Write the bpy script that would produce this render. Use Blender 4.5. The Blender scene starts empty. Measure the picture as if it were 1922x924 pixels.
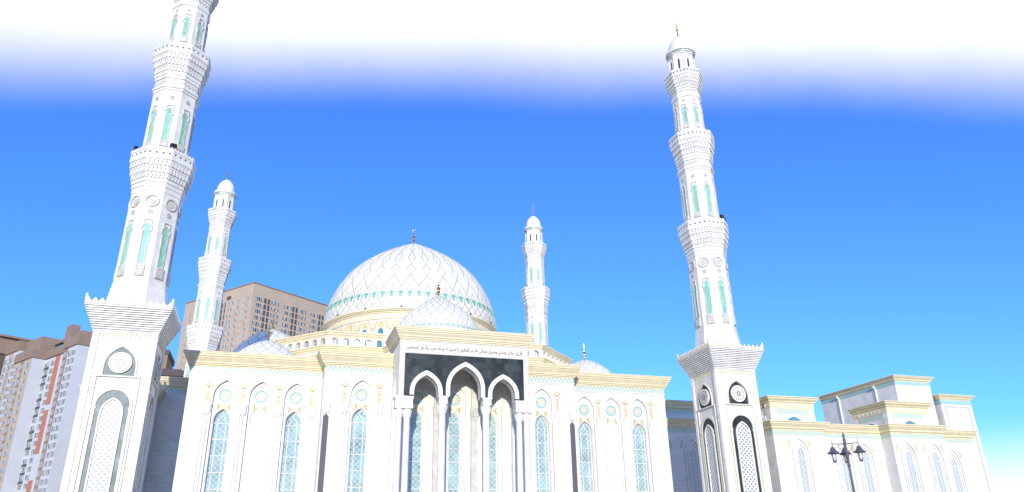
import bpy, bmesh, math, random
from mathutils import Vector, Matrix
R = math.radians
PI = math.pi
rnd = random.Random(7)
scn = bpy.context.scene
COL = scn.collection

# ------------------------------------------------------------------ camera
cd = bpy.data.cameras.new('camera')
cam = bpy.data.objects.new('camera', cd)
COL.objects.link(cam)
scn.camera = cam
cd.sensor_fit = 'HORIZONTAL'
cd.sensor_width = 36
cd.lens = 1384.05 / 1922 * 36
cd.clip_start = 0.1
cd.clip_end = 12000
_p, _r, _y = 0.3971, -0.0199, 0.3138
fw = Vector((math.sin(_y) * math.cos(_p), math.cos(_y) * math.cos(_p), math.sin(_p)))
rt = Vector((math.cos(_y), -math.sin(_y), 0))
up = rt.cross(fw)
r2 = rt * math.cos(_r) + up * math.sin(_r)
u2 = -rt * math.sin(_r) + up * math.cos(_r)
m = Matrix((r2, u2, -fw)).transposed().to_4x4()
m.translation = Vector((0, 0, 1.6))
cam.matrix_world = m

# ------------------------------------------------------------------ sky and sun
SUN_EL, SUN_AZ = 12.4, 194.6          # azimuth clockwise from +Y: the sun stands behind the camera, a little left
w = bpy.data.worlds.new('World')
scn.world = w
w.use_nodes = True
nt = w.node_tree
for n in list(nt.nodes):
    nt.nodes.remove(n)
N = nt.nodes.new
L = nt.links.new
sky = N('ShaderNodeTexSky')
sky.sky_type = 'NISHITA'
sky.sun_disc = False
sky.sun_elevation = R(SUN_EL)
sky.sun_rotation = R(SUN_AZ)
sky.altitude = 350
sky.air_density = 1.0
sky.dust_density = 0.3
sky.ozone_density = 3.0
tint = N('ShaderNodeMix'); tint.data_type = 'RGBA'; tint.blend_type = 'MULTIPLY'
tint.inputs[0].default_value = 1
tint.inputs[7].default_value = (0.78, 1.45, 2.9, 1)
L(sky.outputs[0], tint.inputs[6])
tc = N('ShaderNodeTexCoord')
sep = N('ShaderNodeSeparateXYZ')
L(tc.outputs['Generated'], sep.inputs[0])
noi = N('ShaderNodeTexNoise'); noi.inputs['Scale'].default_value = 2.2; noi.inputs['Detail'].default_value = 8; noi.inputs['Roughness'].default_value = .6
L(tc.outputs['Generated'], noi.inputs[0])
# added white fade, no real cloud: it covers the sky beyond a great circle that climbs 34 degrees above azimuth 20
FA, FE = R(13.5), R(36.0)
dotn = N('ShaderNodeVectorMath'); dotn.operation = 'DOT_PRODUCT'
dotn.inputs[1].default_value = (-math.sin(FE) * math.sin(FA), -math.sin(FE) * math.cos(FA), math.cos(FE))
L(tc.outputs['Generated'], dotn.inputs[0])
ad = N('ShaderNodeMath'); ad.operation = 'MULTIPLY_ADD'; ad.inputs[1].default_value = 0.05
L(noi.outputs[0], ad.inputs[0]); L(dotn.outputs['Value'], ad.inputs[2])
mr = N('ShaderNodeMapRange'); mr.interpolation_type = 'SMOOTHSTEP'       # lower edge of the added white fade overhead
mr.inputs[1].default_value = math.sin(R(-3.2)) + .025; mr.inputs[2].default_value = math.sin(R(5.0)) + .025
L(ad.outputs[0], mr.inputs[0])
mh = N('ShaderNodeMapRange'); mh.interpolation_type = 'SMOOTHSTEP'       # pale haze at the horizon
mh.inputs[1].default_value = math.sin(R(8.0)); mh.inputs[2].default_value = math.sin(R(1.0))
mh.inputs[3].default_value = 0; mh.inputs[4].default_value = 1
L(sep.outputs['Z'], mh.inputs[0])
m_b = N('ShaderNodeMapRange'); m_b.interpolation_type = 'SMOOTHSTEP'      # the added fade ends again behind the camera, cutting its fill light
m_b.inputs[1].default_value = .52; m_b.inputs[2].default_value = .26
m_b.inputs[3].default_value = 0; m_b.inputs[4].default_value = 1
L(ad.outputs[0], m_b.inputs[0])
mband = N('ShaderNodeMath'); mband.operation = 'MULTIPLY'
L(mr.outputs[0], mband.inputs[0]); L(m_b.outputs[0], mband.inputs[1])
mx = N('ShaderNodeMath'); mx.operation = 'MAXIMUM'
L(mband.outputs[0], mx.inputs[0]); L(mh.outputs[0], mx.inputs[1])
cl = N('ShaderNodeMix'); cl.data_type = 'RGBA'
cl.inputs[7].default_value = (10.5, 10.5, 10.8, 1)
L(mx.outputs[0], cl.inputs[0]); L(tint.outputs[2], cl.inputs[6])
bg = N('ShaderNodeBackground')
bg.inputs[1].default_value = 0.10
L(cl.outputs[2], bg.inputs[0])
wo = N('ShaderNodeOutputWorld')
L(bg.outputs[0], wo.inputs[0])

sd = bpy.data.lights.new('sun', 'SUN')
sd.energy = 3.45
sd.angle = R(0.5)
sd.color = (1.0, 0.94, 0.81)
so = bpy.data.objects.new('sun', sd)
COL.objects.link(so)
_d = Vector((math.sin(R(SUN_AZ)) * math.cos(R(SUN_EL)), math.cos(R(SUN_AZ)) * math.cos(R(SUN_EL)), math.sin(R(SUN_EL))))
so.rotation_euler = _d.to_track_quat('Z', 'Y').to_euler()
scn.view_settings.view_transform = 'Standard'
scn.view_settings.look = 'None'
scn.view_settings.exposure = 0.27
scn.view_settings.gamma = 1.0
scn.cycles.max_bounces = 6

# ------------------------------------------------------------------ materials
def mat(name, col, rough=0.6, metal=0.0, noise=0.06, nscale=3.0, spec=0.4, bricks=None, joint=0.75, pattern=None, bump=0.0):
    mt = bpy.data.materials.new(name)
    mt.use_nodes = True
    t = mt.node_tree
    b = t.nodes['Principled BSDF']
    b.inputs['Roughness'].default_value = rough
    b.inputs['Metallic'].default_value = metal
    b.inputs['Specular IOR Level'].default_value = spec
    tcn = t.nodes.new('ShaderNodeTexCoord')
    nz = t.nodes.new('ShaderNodeTexNoise')
    nz.inputs['Scale'].default_value = nscale
    nz.inputs['Detail'].default_value = 6
    t.links.new(tcn.outputs['Object'], nz.inputs[0])
    mr_ = t.nodes.new('ShaderNodeMapRange')
    mr_.inputs[1].default_value = 0.3; mr_.inputs[2].default_value = 0.7
    mr_.inputs[3].default_value = 1 - noise * 1.6; mr_.inputs[4].default_value = 1 + noise * .4
    t.links.new(nz.outputs[0], mr_.inputs[0])
    mm = t.nodes.new('ShaderNodeMix'); mm.data_type = 'RGBA'; mm.blend_type = 'MULTIPLY'
    mm.inputs[0].default_value = 1
    mm.inputs[6].default_value = (*col, 1)
    t.links.new(mr_.outputs[0], mm.inputs[7])
    out = mm.outputs[2]
    if bricks:
        sx = t.nodes.new('ShaderNodeSeparateXYZ')
        t.links.new(tcn.outputs['Object'], sx.inputs[0])
        ax = t.nodes.new('ShaderNodeMath'); ax.operation = 'ADD'
        t.links.new(sx.outputs['X'], ax.inputs[0]); t.links.new(sx.outputs['Y'], ax.inputs[1])
        cb = t.nodes.new('ShaderNodeCombineXYZ')
        t.links.new(ax.outputs[0], cb.inputs['X']); t.links.new(sx.outputs['Z'], cb.inputs['Y'])
        bk = t.nodes.new('ShaderNodeTexBrick')
        bk.inputs['Scale'].default_value = 1
        bk.inputs['Brick Width'].default_value = bricks[0]
        bk.inputs['Row Height'].default_value = bricks[1]
        bk.inputs['Mortar Size'].default_value = bricks[2]
        v = bricks[3] if len(bricks) > 3 else 0.04
        bk.inputs['Color1'].default_value = (1, 1, 1, 1)
        bk.inputs['Color2'].default_value = (1 - v, 1 - v, 1 - v, 1)
        bk.inputs['Mortar'].default_value = (joint, joint, joint * .97, 1)
        t.links.new(cb.outputs[0], bk.inputs['Vector'])
        m2 = t.nodes.new('ShaderNodeMix'); m2.data_type = 'RGBA'; m2.blend_type = 'MULTIPLY'
        m2.inputs[0].default_value = 1
        t.links.new(out, m2.inputs[6]); t.links.new(bk.outputs[0], m2.inputs[7])
        out = m2.outputs[2]
    if pattern:                        # interlaced tile pattern in a second colour
        c2, sc, th = pattern
        sx = t.nodes.new('ShaderNodeSeparateXYZ')
        t.links.new(tcn.outputs['Object'], sx.inputs[0])
        ax = t.nodes.new('ShaderNodeMath'); ax.operation = 'ADD'
        t.links.new(sx.outputs['X'], ax.inputs[0]); t.links.new(sx.outputs['Y'], ax.inputs[1])
        res = None
        for sgn in (1, -1):
            q = t.nodes.new('ShaderNodeMath'); q.operation = 'MULTIPLY_ADD'; q.inputs[1].default_value = sgn
            t.links.new(sx.outputs['Z'], q.inputs[0]); t.links.new(ax.outputs[0], q.inputs[2])
            s_ = t.nodes.new('ShaderNodeMath'); s_.operation = 'MULTIPLY'; s_.inputs[1].default_value = sc
            t.links.new(q.outputs[0], s_.inputs[0])
            f_ = t.nodes.new('ShaderNodeMath'); f_.operation = 'PINGPONG'; f_.inputs[1].default_value = 0.5
            t.links.new(s_.outputs[0], f_.inputs[0])
            l_ = t.nodes.new('ShaderNodeMath'); l_.operation = 'LESS_THAN'; l_.inputs[1].default_value = th
            t.links.new(f_.outputs[0], l_.inputs[0])
            if res is None:
                res = l_
            else:
                mxn = t.nodes.new('ShaderNodeMath'); mxn.operation = 'MAXIMUM'
                t.links.new(res.outputs[0], mxn.inputs[0]); t.links.new(l_.outputs[0], mxn.inputs[1])
                res = mxn
        m3 = t.nodes.new('ShaderNodeMix'); m3.data_type = 'RGBA'
        t.links.new(res.outputs[0], m3.inputs[0])
        t.links.new(out, m3.inputs[6]); m3.inputs[7].default_value = (*c2, 1)
        out = m3.outputs[2]
    t.links.new(out, b.inputs['Base Color'])
    if bump:
        bp = t.nodes.new('ShaderNodeBump'); bp.inputs['Strength'].default_value = bump; bp.inputs['Distance'].default_value = .02
        n2 = t.nodes.new('ShaderNodeTexNoise'); n2.inputs['Scale'].default_value = nscale * 6
        t.links.new(tcn.outputs['Object'], n2.inputs[0])
        t.links.new(n2.outputs[0], bp.inputs['Height']); t.links.new(bp.outputs[0], b.inputs['Normal'])
    return mt

M = {}
M['marble'] = mat('white_marble', (.80, .775, .71), .45, bricks=(1.2, .6, .018, .05), joint=.78, noise=.08, nscale=.7)
M['trim'] = mat('white_stone_trim', (.80, .78, .72), .5, noise=.10, nscale=.8)
M['shadetrim'] = mat('shade_darkened_moulding', (.62, .60, .53), .55, noise=.15, nscale=1.2)  # trim stone darkened so the mouldings carry painted shadow lines
M['dome'] = mat('dome_white', (.80, .775, .715), .35, noise=.04, nscale=1.5, bump=.1)
M['cream'] = mat('cream_stone', (.77, .67, .43), .55, noise=.08, nscale=1.5)
M['cream2'] = mat('pale_cream_stone', (.79, .69, .47), .55, noise=.05, nscale=1.5)
M['gold'] = mat('gold_ornament', (.66, .49, .17), .45, noise=.1)
M['brass'] = mat('polished_gold', (.85, .55, .15), .25, metal=1.0, noise=.05)
M['teal'] = mat('teal_ornament', (.05, .40, .33), .4)
M['olive'] = mat('olive_lattice', (.47, .46, .35), .5, noise=.15, nscale=.8)
M['mintband'] = mat('mint_tile_band', (.38, .53, .40), .35, pattern=((.74, .74, .64), 2.0, .11), bricks=(2.8, 3, .03, .02), joint=.75)
M['tealband'] = mat('teal_tile_band', (.16, .45, .42), .35, pattern=((.6, .7, .66), 2.0, .12))
M['granite'] = mat('dark_granite', (.062, .074, .07), .35, noise=.22, nscale=.5, spec=.2, bricks=(.62, .85, .012, .6), joint=.5)
M['glaregranite'] = mat('granite_sun_glare', (.30, .34, .32), .5, spec=.2, noise=.2, nscale=.9, bricks=(.7, .9, .012, .2), joint=.6)  # same stone as the dark granite, sun glare painted in as paler colour
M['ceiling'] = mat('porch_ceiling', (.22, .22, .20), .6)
M['green_glass'] = mat('green_glass', (.22, .66, .46), .18, spec=.5, noise=.15, nscale=1.0, bricks=(9, 1.1, .03, .05), joint=.7)
M['slotgrey'] = mat('recess_shade_grey', (.10, .10, .10), .6)  # shade of recesses and holes put into a flat dark colour
M['trim2'] = mat('ivory_stone_trim', (.74, .71, .56), .5, noise=.05)
M['relief2'] = mat('darkened_relief', (.34, .30, .22), .6)  # darker tone that makes the carved script stand out
M['dark'] = mat('dark_opening', (.03, .035, .035), .4)
M['cyan_glass'] = mat('cyan_glass', (.33, .47, .46), .1, spec=.5, noise=.3, nscale=.6, pattern=((.55, .63, .60), 1.7, .06))
M['blue_glass'] = mat('blue_glass', (.10, .28, .42), .1, spec=.6, noise=.2)
M['grille'] = mat('pierced_grille', (.32, .34, .31), .4, pattern=((.76, .75, .70), 1.9, .15))
M['grille2'] = mat('pierced_grille_dark', (.26, .27, .26), .4, pattern=((.76, .75, .71), 1.9, .18))
M['roof'] = mat('roof_grey', (.42, .42, .40), .8)
M['beige'] = mat('beige_render', (.50, .40, .305), .8, noise=.06, nscale=.15)
M['brown'] = mat('brown_render', (.30, .215, .165), .8, noise=.08, nscale=.15)
M['darkbrown'] = mat('dark_brown_render', (.13, .095, .08), .8, noise=.08, nscale=.15)
M['paintwhite'] = mat('white_render', (.56, .58, .60), .8, noise=.04, nscale=.2)
M['orange'] = mat('orange_render', (.50, .19, .12), .8)
M['slot'] = mat('dark_brown_panel', (.10, .085, .08), .7)  # dark brown of the flat facade slot panels
M['winframe'] = mat('window_frame_white', (.75, .75, .72), .5)
M['pane'] = mat('apartment_pane', (.05, .075, .12), .1, spec=.8)
M['iron'] = mat('black_iron', (.03, .03, .032), .4, metal=.6)
M['lampiron'] = mat('dark_grey_iron_paint', (.10, .10, .11), .5)
M['paleglass'] = mat('pale_grey_glass', (.42, .46, .48), .2, pattern=((.6, .64, .64), 1.6, .08))
M['lampglass'] = mat('frosted_lamp_glass', (.7, .7, .66), .3)
M['ink'] = mat('inscription_bronze', (.20, .16, .10), .5)
M['relief'] = mat('carved_relief', (.56, .54, .48), .6)
M['plaza'] = mat('plaza_stone', (.24, .235, .22), .8, bricks=(.8, .8, .01, .08), joint=.7)
M['land'] = mat('dry_grass_land', (.11, .11, .06), .9, noise=.3, nscale=.02)
M['asph'] = mat('asphalt', (.05, .05, .052), .85)

# ------------------------------------------------------------------ mesh builder
class Fr:
    """a wall frame: u runs along the wall, w sticks out of it, z is up"""
    def __init__(s, o, u, wdir):
        s.o = Vector(o); s.u = Vector(u).normalized(); s.w = Vector(wdir).normalized()
    def p(s, u, w_, z):
        return s.o + s.u * u + s.w * w_ + Vector((0, 0, z))

class MB:
    def __init__(s):
        s.v = []; s.f = []; s.mi = []; s.cur = 0
    def mat(s, i):
        s.cur = i; return s
    def add(s, pts, faces):
        b = len(s.v)
        s.v += [tuple(p) for p in pts]
        for f in faces:
            s.f.append([b + i for i in f]); s.mi.append(s.cur)
    def face(s, pts):
        s.add(pts, [list(range(len(pts)))])
    def box(s, x0, x1, y0, y1, z0, z1):
        s.fbox(Fr((0, 0, 0), (1, 0, 0), (0, 1, 0)), x0, x1, y0, y1, z0, z1)
    def fbox(s, F, a0, a1, w0, w1, z0, z1):
        P = [F.p(a, w_, z) for z in (z0, z1) for (a, w_) in ((a0, w0), (a1, w0), (a1, w1), (a0, w1))]
        s.add(P, [[0, 3, 2, 1], [4, 5, 6, 7], [0, 1, 5, 4], [1, 2, 6, 5], [2, 3, 7, 6], [3, 0, 4, 7]])
    def prism(s, F, pts, w0, w1, cap0=False):
        n = len(pts)
        A = [F.p(u, w0, z) for u, z in pts]; B = [F.p(u, w1, z) for u, z in pts]
        fs = [[i, (i + 1) % n, n + (i + 1) % n, n + i] for i in range(n)]
        fs.append([n + i for i in range(n)])
        if cap0: fs.append([n - 1 - i for i in range(n)])
        s.add(A + B, fs)
    def panel(s, F, u0, u1, z0, z1, arch, zb, w_, depth, top=True):
        """wall sheet with one arched opening; reveals go back by depth"""
        k = len(arch) // 2
        lft = arch[:k + 1]; rgt = arch[k:]
        uc = arch[k][0]
        P = [(u0, z0), (lft[0][0], z0)] + ([(lft[0][0], zb)] if False else []) + lft + [(uc, z1), (u0, z1)]
        if zb > z0 + 1e-6:
            s.face([F.p(a, w_, z) for a, z in [(u0, z0), (u1, z0), (u1, zb), (u0, zb)]])
            z0 = zb
            P = [(u0, z0), (lft[0][0], z0)] + lft + [(uc, z1), (u0, z1)]
            s.face([F.p(a, w_ - d, zb) for a, d in [(lft[0][0], 0), (rgt[-1][0], 0), (rgt[-1][0], depth), (lft[0][0], depth)]])
        s.face([F.p(a, w_, z) for a, z in P])
        P = [(u1, z0), (u1, z1), (uc, z1)] + rgt + [(rgt[-1][0], z0)]
        s.face([F.p(a, w_, z) for a, z in P])
        full = [(lft[0][0], z0)] + arch + [(rgt[-1][0], z0)]
        for i in range(len(full) - 1):
            a, b = full[i], full[i + 1]
            s.face([F.p(a[0], w_, a[1]), F.p(b[0], w_, b[1]), F.p(b[0], w_ - depth, b[1]), F.p(a[0], w_ - depth, a[1])])
    def ribbon(s, F, pts, width, w0, w1, closed=False):
        n = len(pts); Lp = []; Rp = []
        for i in range(n):
            if closed:
                a, b = pts[i - 1], pts[(i + 1) % n]
            else:
                a, b = pts[max(0, i - 1)], pts[min(n - 1, i + 1)]
            c = pts[i]
            d1 = Vector((c[0] - a[0], c[1] - a[1])); d2 = Vector((b[0] - c[0], b[1] - c[1]))
            if d1.length < 1e-6: d1 = d2.copy()
            if d2.length < 1e-6: d2 = d1.copy()
            d1.normalize(); d2.normalize()
            t = d1 + d2
            if t.length < 1e-4: t = d1.copy()
            t.normalize()
            nn = Vector((-t.y, t.x)); k = max(.5, abs(nn.dot(Vector((-d1.y, d1.x)))))
            o = nn * (width / 2 / k)
            Lp.append((c[0] + o.x, c[1] + o.y)); Rp.append((c[0] - o.x, c[1] - o.y))
        m_ = n if closed else n - 1
        V = [F.p(a, w1, z) for a, z in Lp] + [F.p(a, w1, z) for a, z in Rp] + [F.p(a, w0, z) for a, z in Lp] + [F.p(a, w0, z) for a, z in Rp]
        fs = []
        for i in range(m_):
            j = (i + 1) % n
            fs += [[i, j, n + j, n + i], [2 * n + i, 2 * n + j, j, i], [n + i, n + j, 3 * n + j, 3 * n + i]]
        s.add(V, fs)
    def loft(s, prof, cx=0, cy=0, n=8, rot=None, captop=True, capbot=False):
        """rings of an n-gon: prof = [(apothem, z)]"""
        rot = PI / n if rot is None else rot
        k = 1 / math.cos(PI / n) if n < 20 else 1
        V = []; fs = []
        for a, z in prof:
            for i in range(n):
                t = rot + 2 * PI * i / n
                V.append((cx + a * k * math.cos(t), cy + a * k * math.sin(t), z))
        for r_ in range(len(prof) - 1):
            for i in range(n):
                j = (i + 1) % n
                fs.append([r_ * n + i, r_ * n + j, (r_ + 1) * n + j, (r_ + 1) * n + i])
        if captop: fs.append([(len(prof) - 1) * n + i for i in range(n)])
        if capbot: fs.append([n - 1 - i for i in range(n)])
        s.add(V, fs)
    def sweep(s, prof, path):
        """prof = [(out, z)] swept along an open ground path; out is to the right of travel"""
        n = len(path); V = []; k = len(prof)
        for i in range(n):
            c = Vector(path[i])
            d1 = (c - Vector(path[i - 1])).normalized() if i else None
            d2 = (Vector(path[i + 1]) - c).normalized() if i < n - 1 else None
            if d1 is None: d1 = d2
            if d2 is None: d2 = d1
            n1 = Vector((d1.y, -d1.x)); n2 = Vector((d2.y, -d2.x))
            b = (n1 + n2).normalized(); b = b / max(.3, b.dot(n1))
            for o, z in prof:
                V.append((c.x + b.x * o, c.y + b.y * o, z))
        fs = [[i * k + j, (i + 1) * k + j, (i + 1) * k + j + 1, i * k + j + 1] for i in range(n - 1) for j in range(k - 1)]
        fs += [list(range(k)), [(n - 1) * k + j for j in range(k)][::-1]]
        s.add(V, fs)
    def cyl(s, a, b, r0, r1=None, n=8, cap=True):
        r1 = r0 if r1 is None else r1
        a = Vector(a); b = Vector(b); d = (b - a).normalized()
        x = d.orthogonal().normalized(); y = d.cross(x)
        V = [p + (x * math.cos(2 * PI * i / n) + y * math.sin(2 * PI * i / n)) * r for p, r in ((a, r0), (b, r1)) for i in range(n)]
        fs = [[i, (i + 1) % n, n + (i + 1) % n, n + i] for i in range(n)]
        if cap: fs += [list(range(n))[::-1], [n + i for i in range(n)]]
        s.add(V, fs)
    def disc(s, F, uc, zc, r, w0, w1, n=20):
        s.prism(F, [(uc + r * math.cos(2 * PI * i / n), zc + r * math.sin(2 * PI * i / n)) for i in range(n)], w0, w1)
    def build(s, name, mats, parent=None, smooth=False, loc=None, off=(0, 0, 0)):
        me = bpy.data.meshes.new(name)
        o_ = Vector(off)
        me.from_pydata([tuple(Vector(v) - o_) for v in s.v], [], s.f)
        if not isinstance(mats, (list, tuple)): mats = [mats]
        for m_ in mats: me.materials.append(m_)
        for p, i in zip(me.polygons, s.mi):
            p.material_index = i; p.use_smooth = smooth
        me.update()
        o = bpy.data.objects.new(name, me)
        COL.objects.link(o)
        if parent: o.parent = parent
        if loc: o.location = loc
        return o

def tag(o, label=None, cat=None, group=None, kind=None):
    if label: o['label'] = label
    if cat: o['category'] = cat
    if group: o['group'] = group
    if kind: o['kind'] = kind
    return o
def empty(name, loc):
    o = bpy.data.objects.new(name, None); COL.objects.link(o); o.location = loc; o.empty_display_size = .5
    return o
def copy_tree(o, parent=None):
    c = o.copy(); COL.objects.link(c); c.parent = parent
    for ch in [x for x in allobjs() if x.parent == o]: copy_tree(ch, c)
    return c
def allobjs(): return list(COL.objects)

def arch(cx, hw, zs, za, n=9, k1=.6, k2=.5):
    """keel arch from left spring to right spring, apex in the middle"""
    h = za - zs
    P = [(-hw, 0), (-hw, k1 * h), (-hw * k2, .84 * h), (0, h)]
    lft = []
    for i in range(n + 1):
        t = i / n; a = (1 - t) ** 3; b = 3 * t * (1 - t) ** 2; c = 3 * t * t * (1 - t); d = t ** 3
        lft.append((a * P[0][0] + b * P[1][0] + c * P[2][0] + d * P[3][0], zs + b * P[1][1] + c * P[2][1] + d * P[3][1]))
    return [(cx + x, z) for x, z in lft] + [(cx - x, z) for x, z in lft[:-1][::-1]]
def rarch(cx, hw, zs, n=16):
    return [(cx - hw * math.cos(PI * i / n), zs + hw * math.sin(PI * i / n)) for i in range(n + 1)]
def star(uc, zc, r0, r1, n):
    return [(uc + (r0 if i % 2 == 0 else r1) * math.cos(PI * i / n), zc + (r0 if i % 2 == 0 else r1) * math.sin(PI * i / n)) for i in range(2 * n)]
def circ(uc, zc, r, n=24):
    return [(uc + r * math.cos(2 * PI * i / n), zc + r * math.sin(2 * PI * i / n)) for i in range(n)]

# ------------------------------------------------------------------ ground
g = MB(); g.add([(-6000, -6000, -.012), (6000, -6000, -.012), (6000, 6000, -.012), (-6000, 6000, -.012)], [[0, 1, 2, 3]])
tag(g.build('ground', M['land']), kind='structure')
g = MB(); g.add([(-90, -40, 0), (140, -40, 0), (140, 190, 0), (-90, 190, 0)], [[0, 1, 2, 3]])
tag(g.build('plaza_paving', M['plaza']), kind='structure')
g = MB(); g.add([(-900, 205, -.004), (900, 205, -.004), (900, 225, -.004), (-900, 225, -.004)], [[0, 1, 2, 3]])
tag(g.build('road', M['asph']), kind='structure')
g = MB(); g.box(-900, 900, 204.7, 205, -.01, .13); g.box(-900, 900, 225, 225.3, -.01, .13)
tag(g.build('kerb', M['roof']), kind='structure')

# ================================================================== MINARETS
def oct_frames(a, cx=0, cy=0):
    out = []
    for i in range(8):
        t = -PI / 2 + i * PI / 4
        wd = Vector((math.cos(t), math.sin(t), 0))
        out.append(Fr((wd.x * a, wd.y * a, 0), (-wd.y, wd.x, 0), wd))
    return out
SQ = lambda h: [Fr((0, -h, 0), (1, 0, 0), (0, -1, 0)), Fr((h, 0, 0), (0, 1, 0), (1, 0, 0)),
                Fr((0, h, 0), (-1, 0, 0), (0, 1, 0)), Fr((-h, 0, 0), (0, -1, 0), (-1, 0, 0))]

def finial(mb, x, y, z0, z1, s=1.0, crescent=False):
    h = z1 - z0
    mb.cyl((x, y, z0), (x, y, z0 + h * .12), .20 * s, .09 * s, 10)
    mb.cyl((x, y, z0 + h * .1), (x, y, z1 if not crescent else z1 - h * .2), .07 * s, .03 * s, 8)
    for k, r in ((.22, .17), (.42, .22), (.62, .13)):
        mb.loft([(.02, z0 + h * k - r * s), (r * .8 * s, z0 + h * k - r * .5 * s), (r * s, z0 + h * k), (r * .8 * s, z0 + h * k + r * .5 * s), (.02, z0 + h * k + r * s)], x, y, 20)
    if crescent:
        zc = z1 - h * .09; r = h * .085
        for i in range(12):
            t0 = R(-235 + 290 * i / 12 ); t1 = R(-235 + 290 * (i + 1) / 12)
            q = lambda i_: .02 * s + .03 * s * math.sin(PI * i_ / 12)
            mb.cyl((x + r * math.cos(t0), y, zc + r * math.sin(t0)), (x + r * math.cos(t1), y, zc + r * math.sin(t1)), q(i), q(i + 1), 6)

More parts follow.
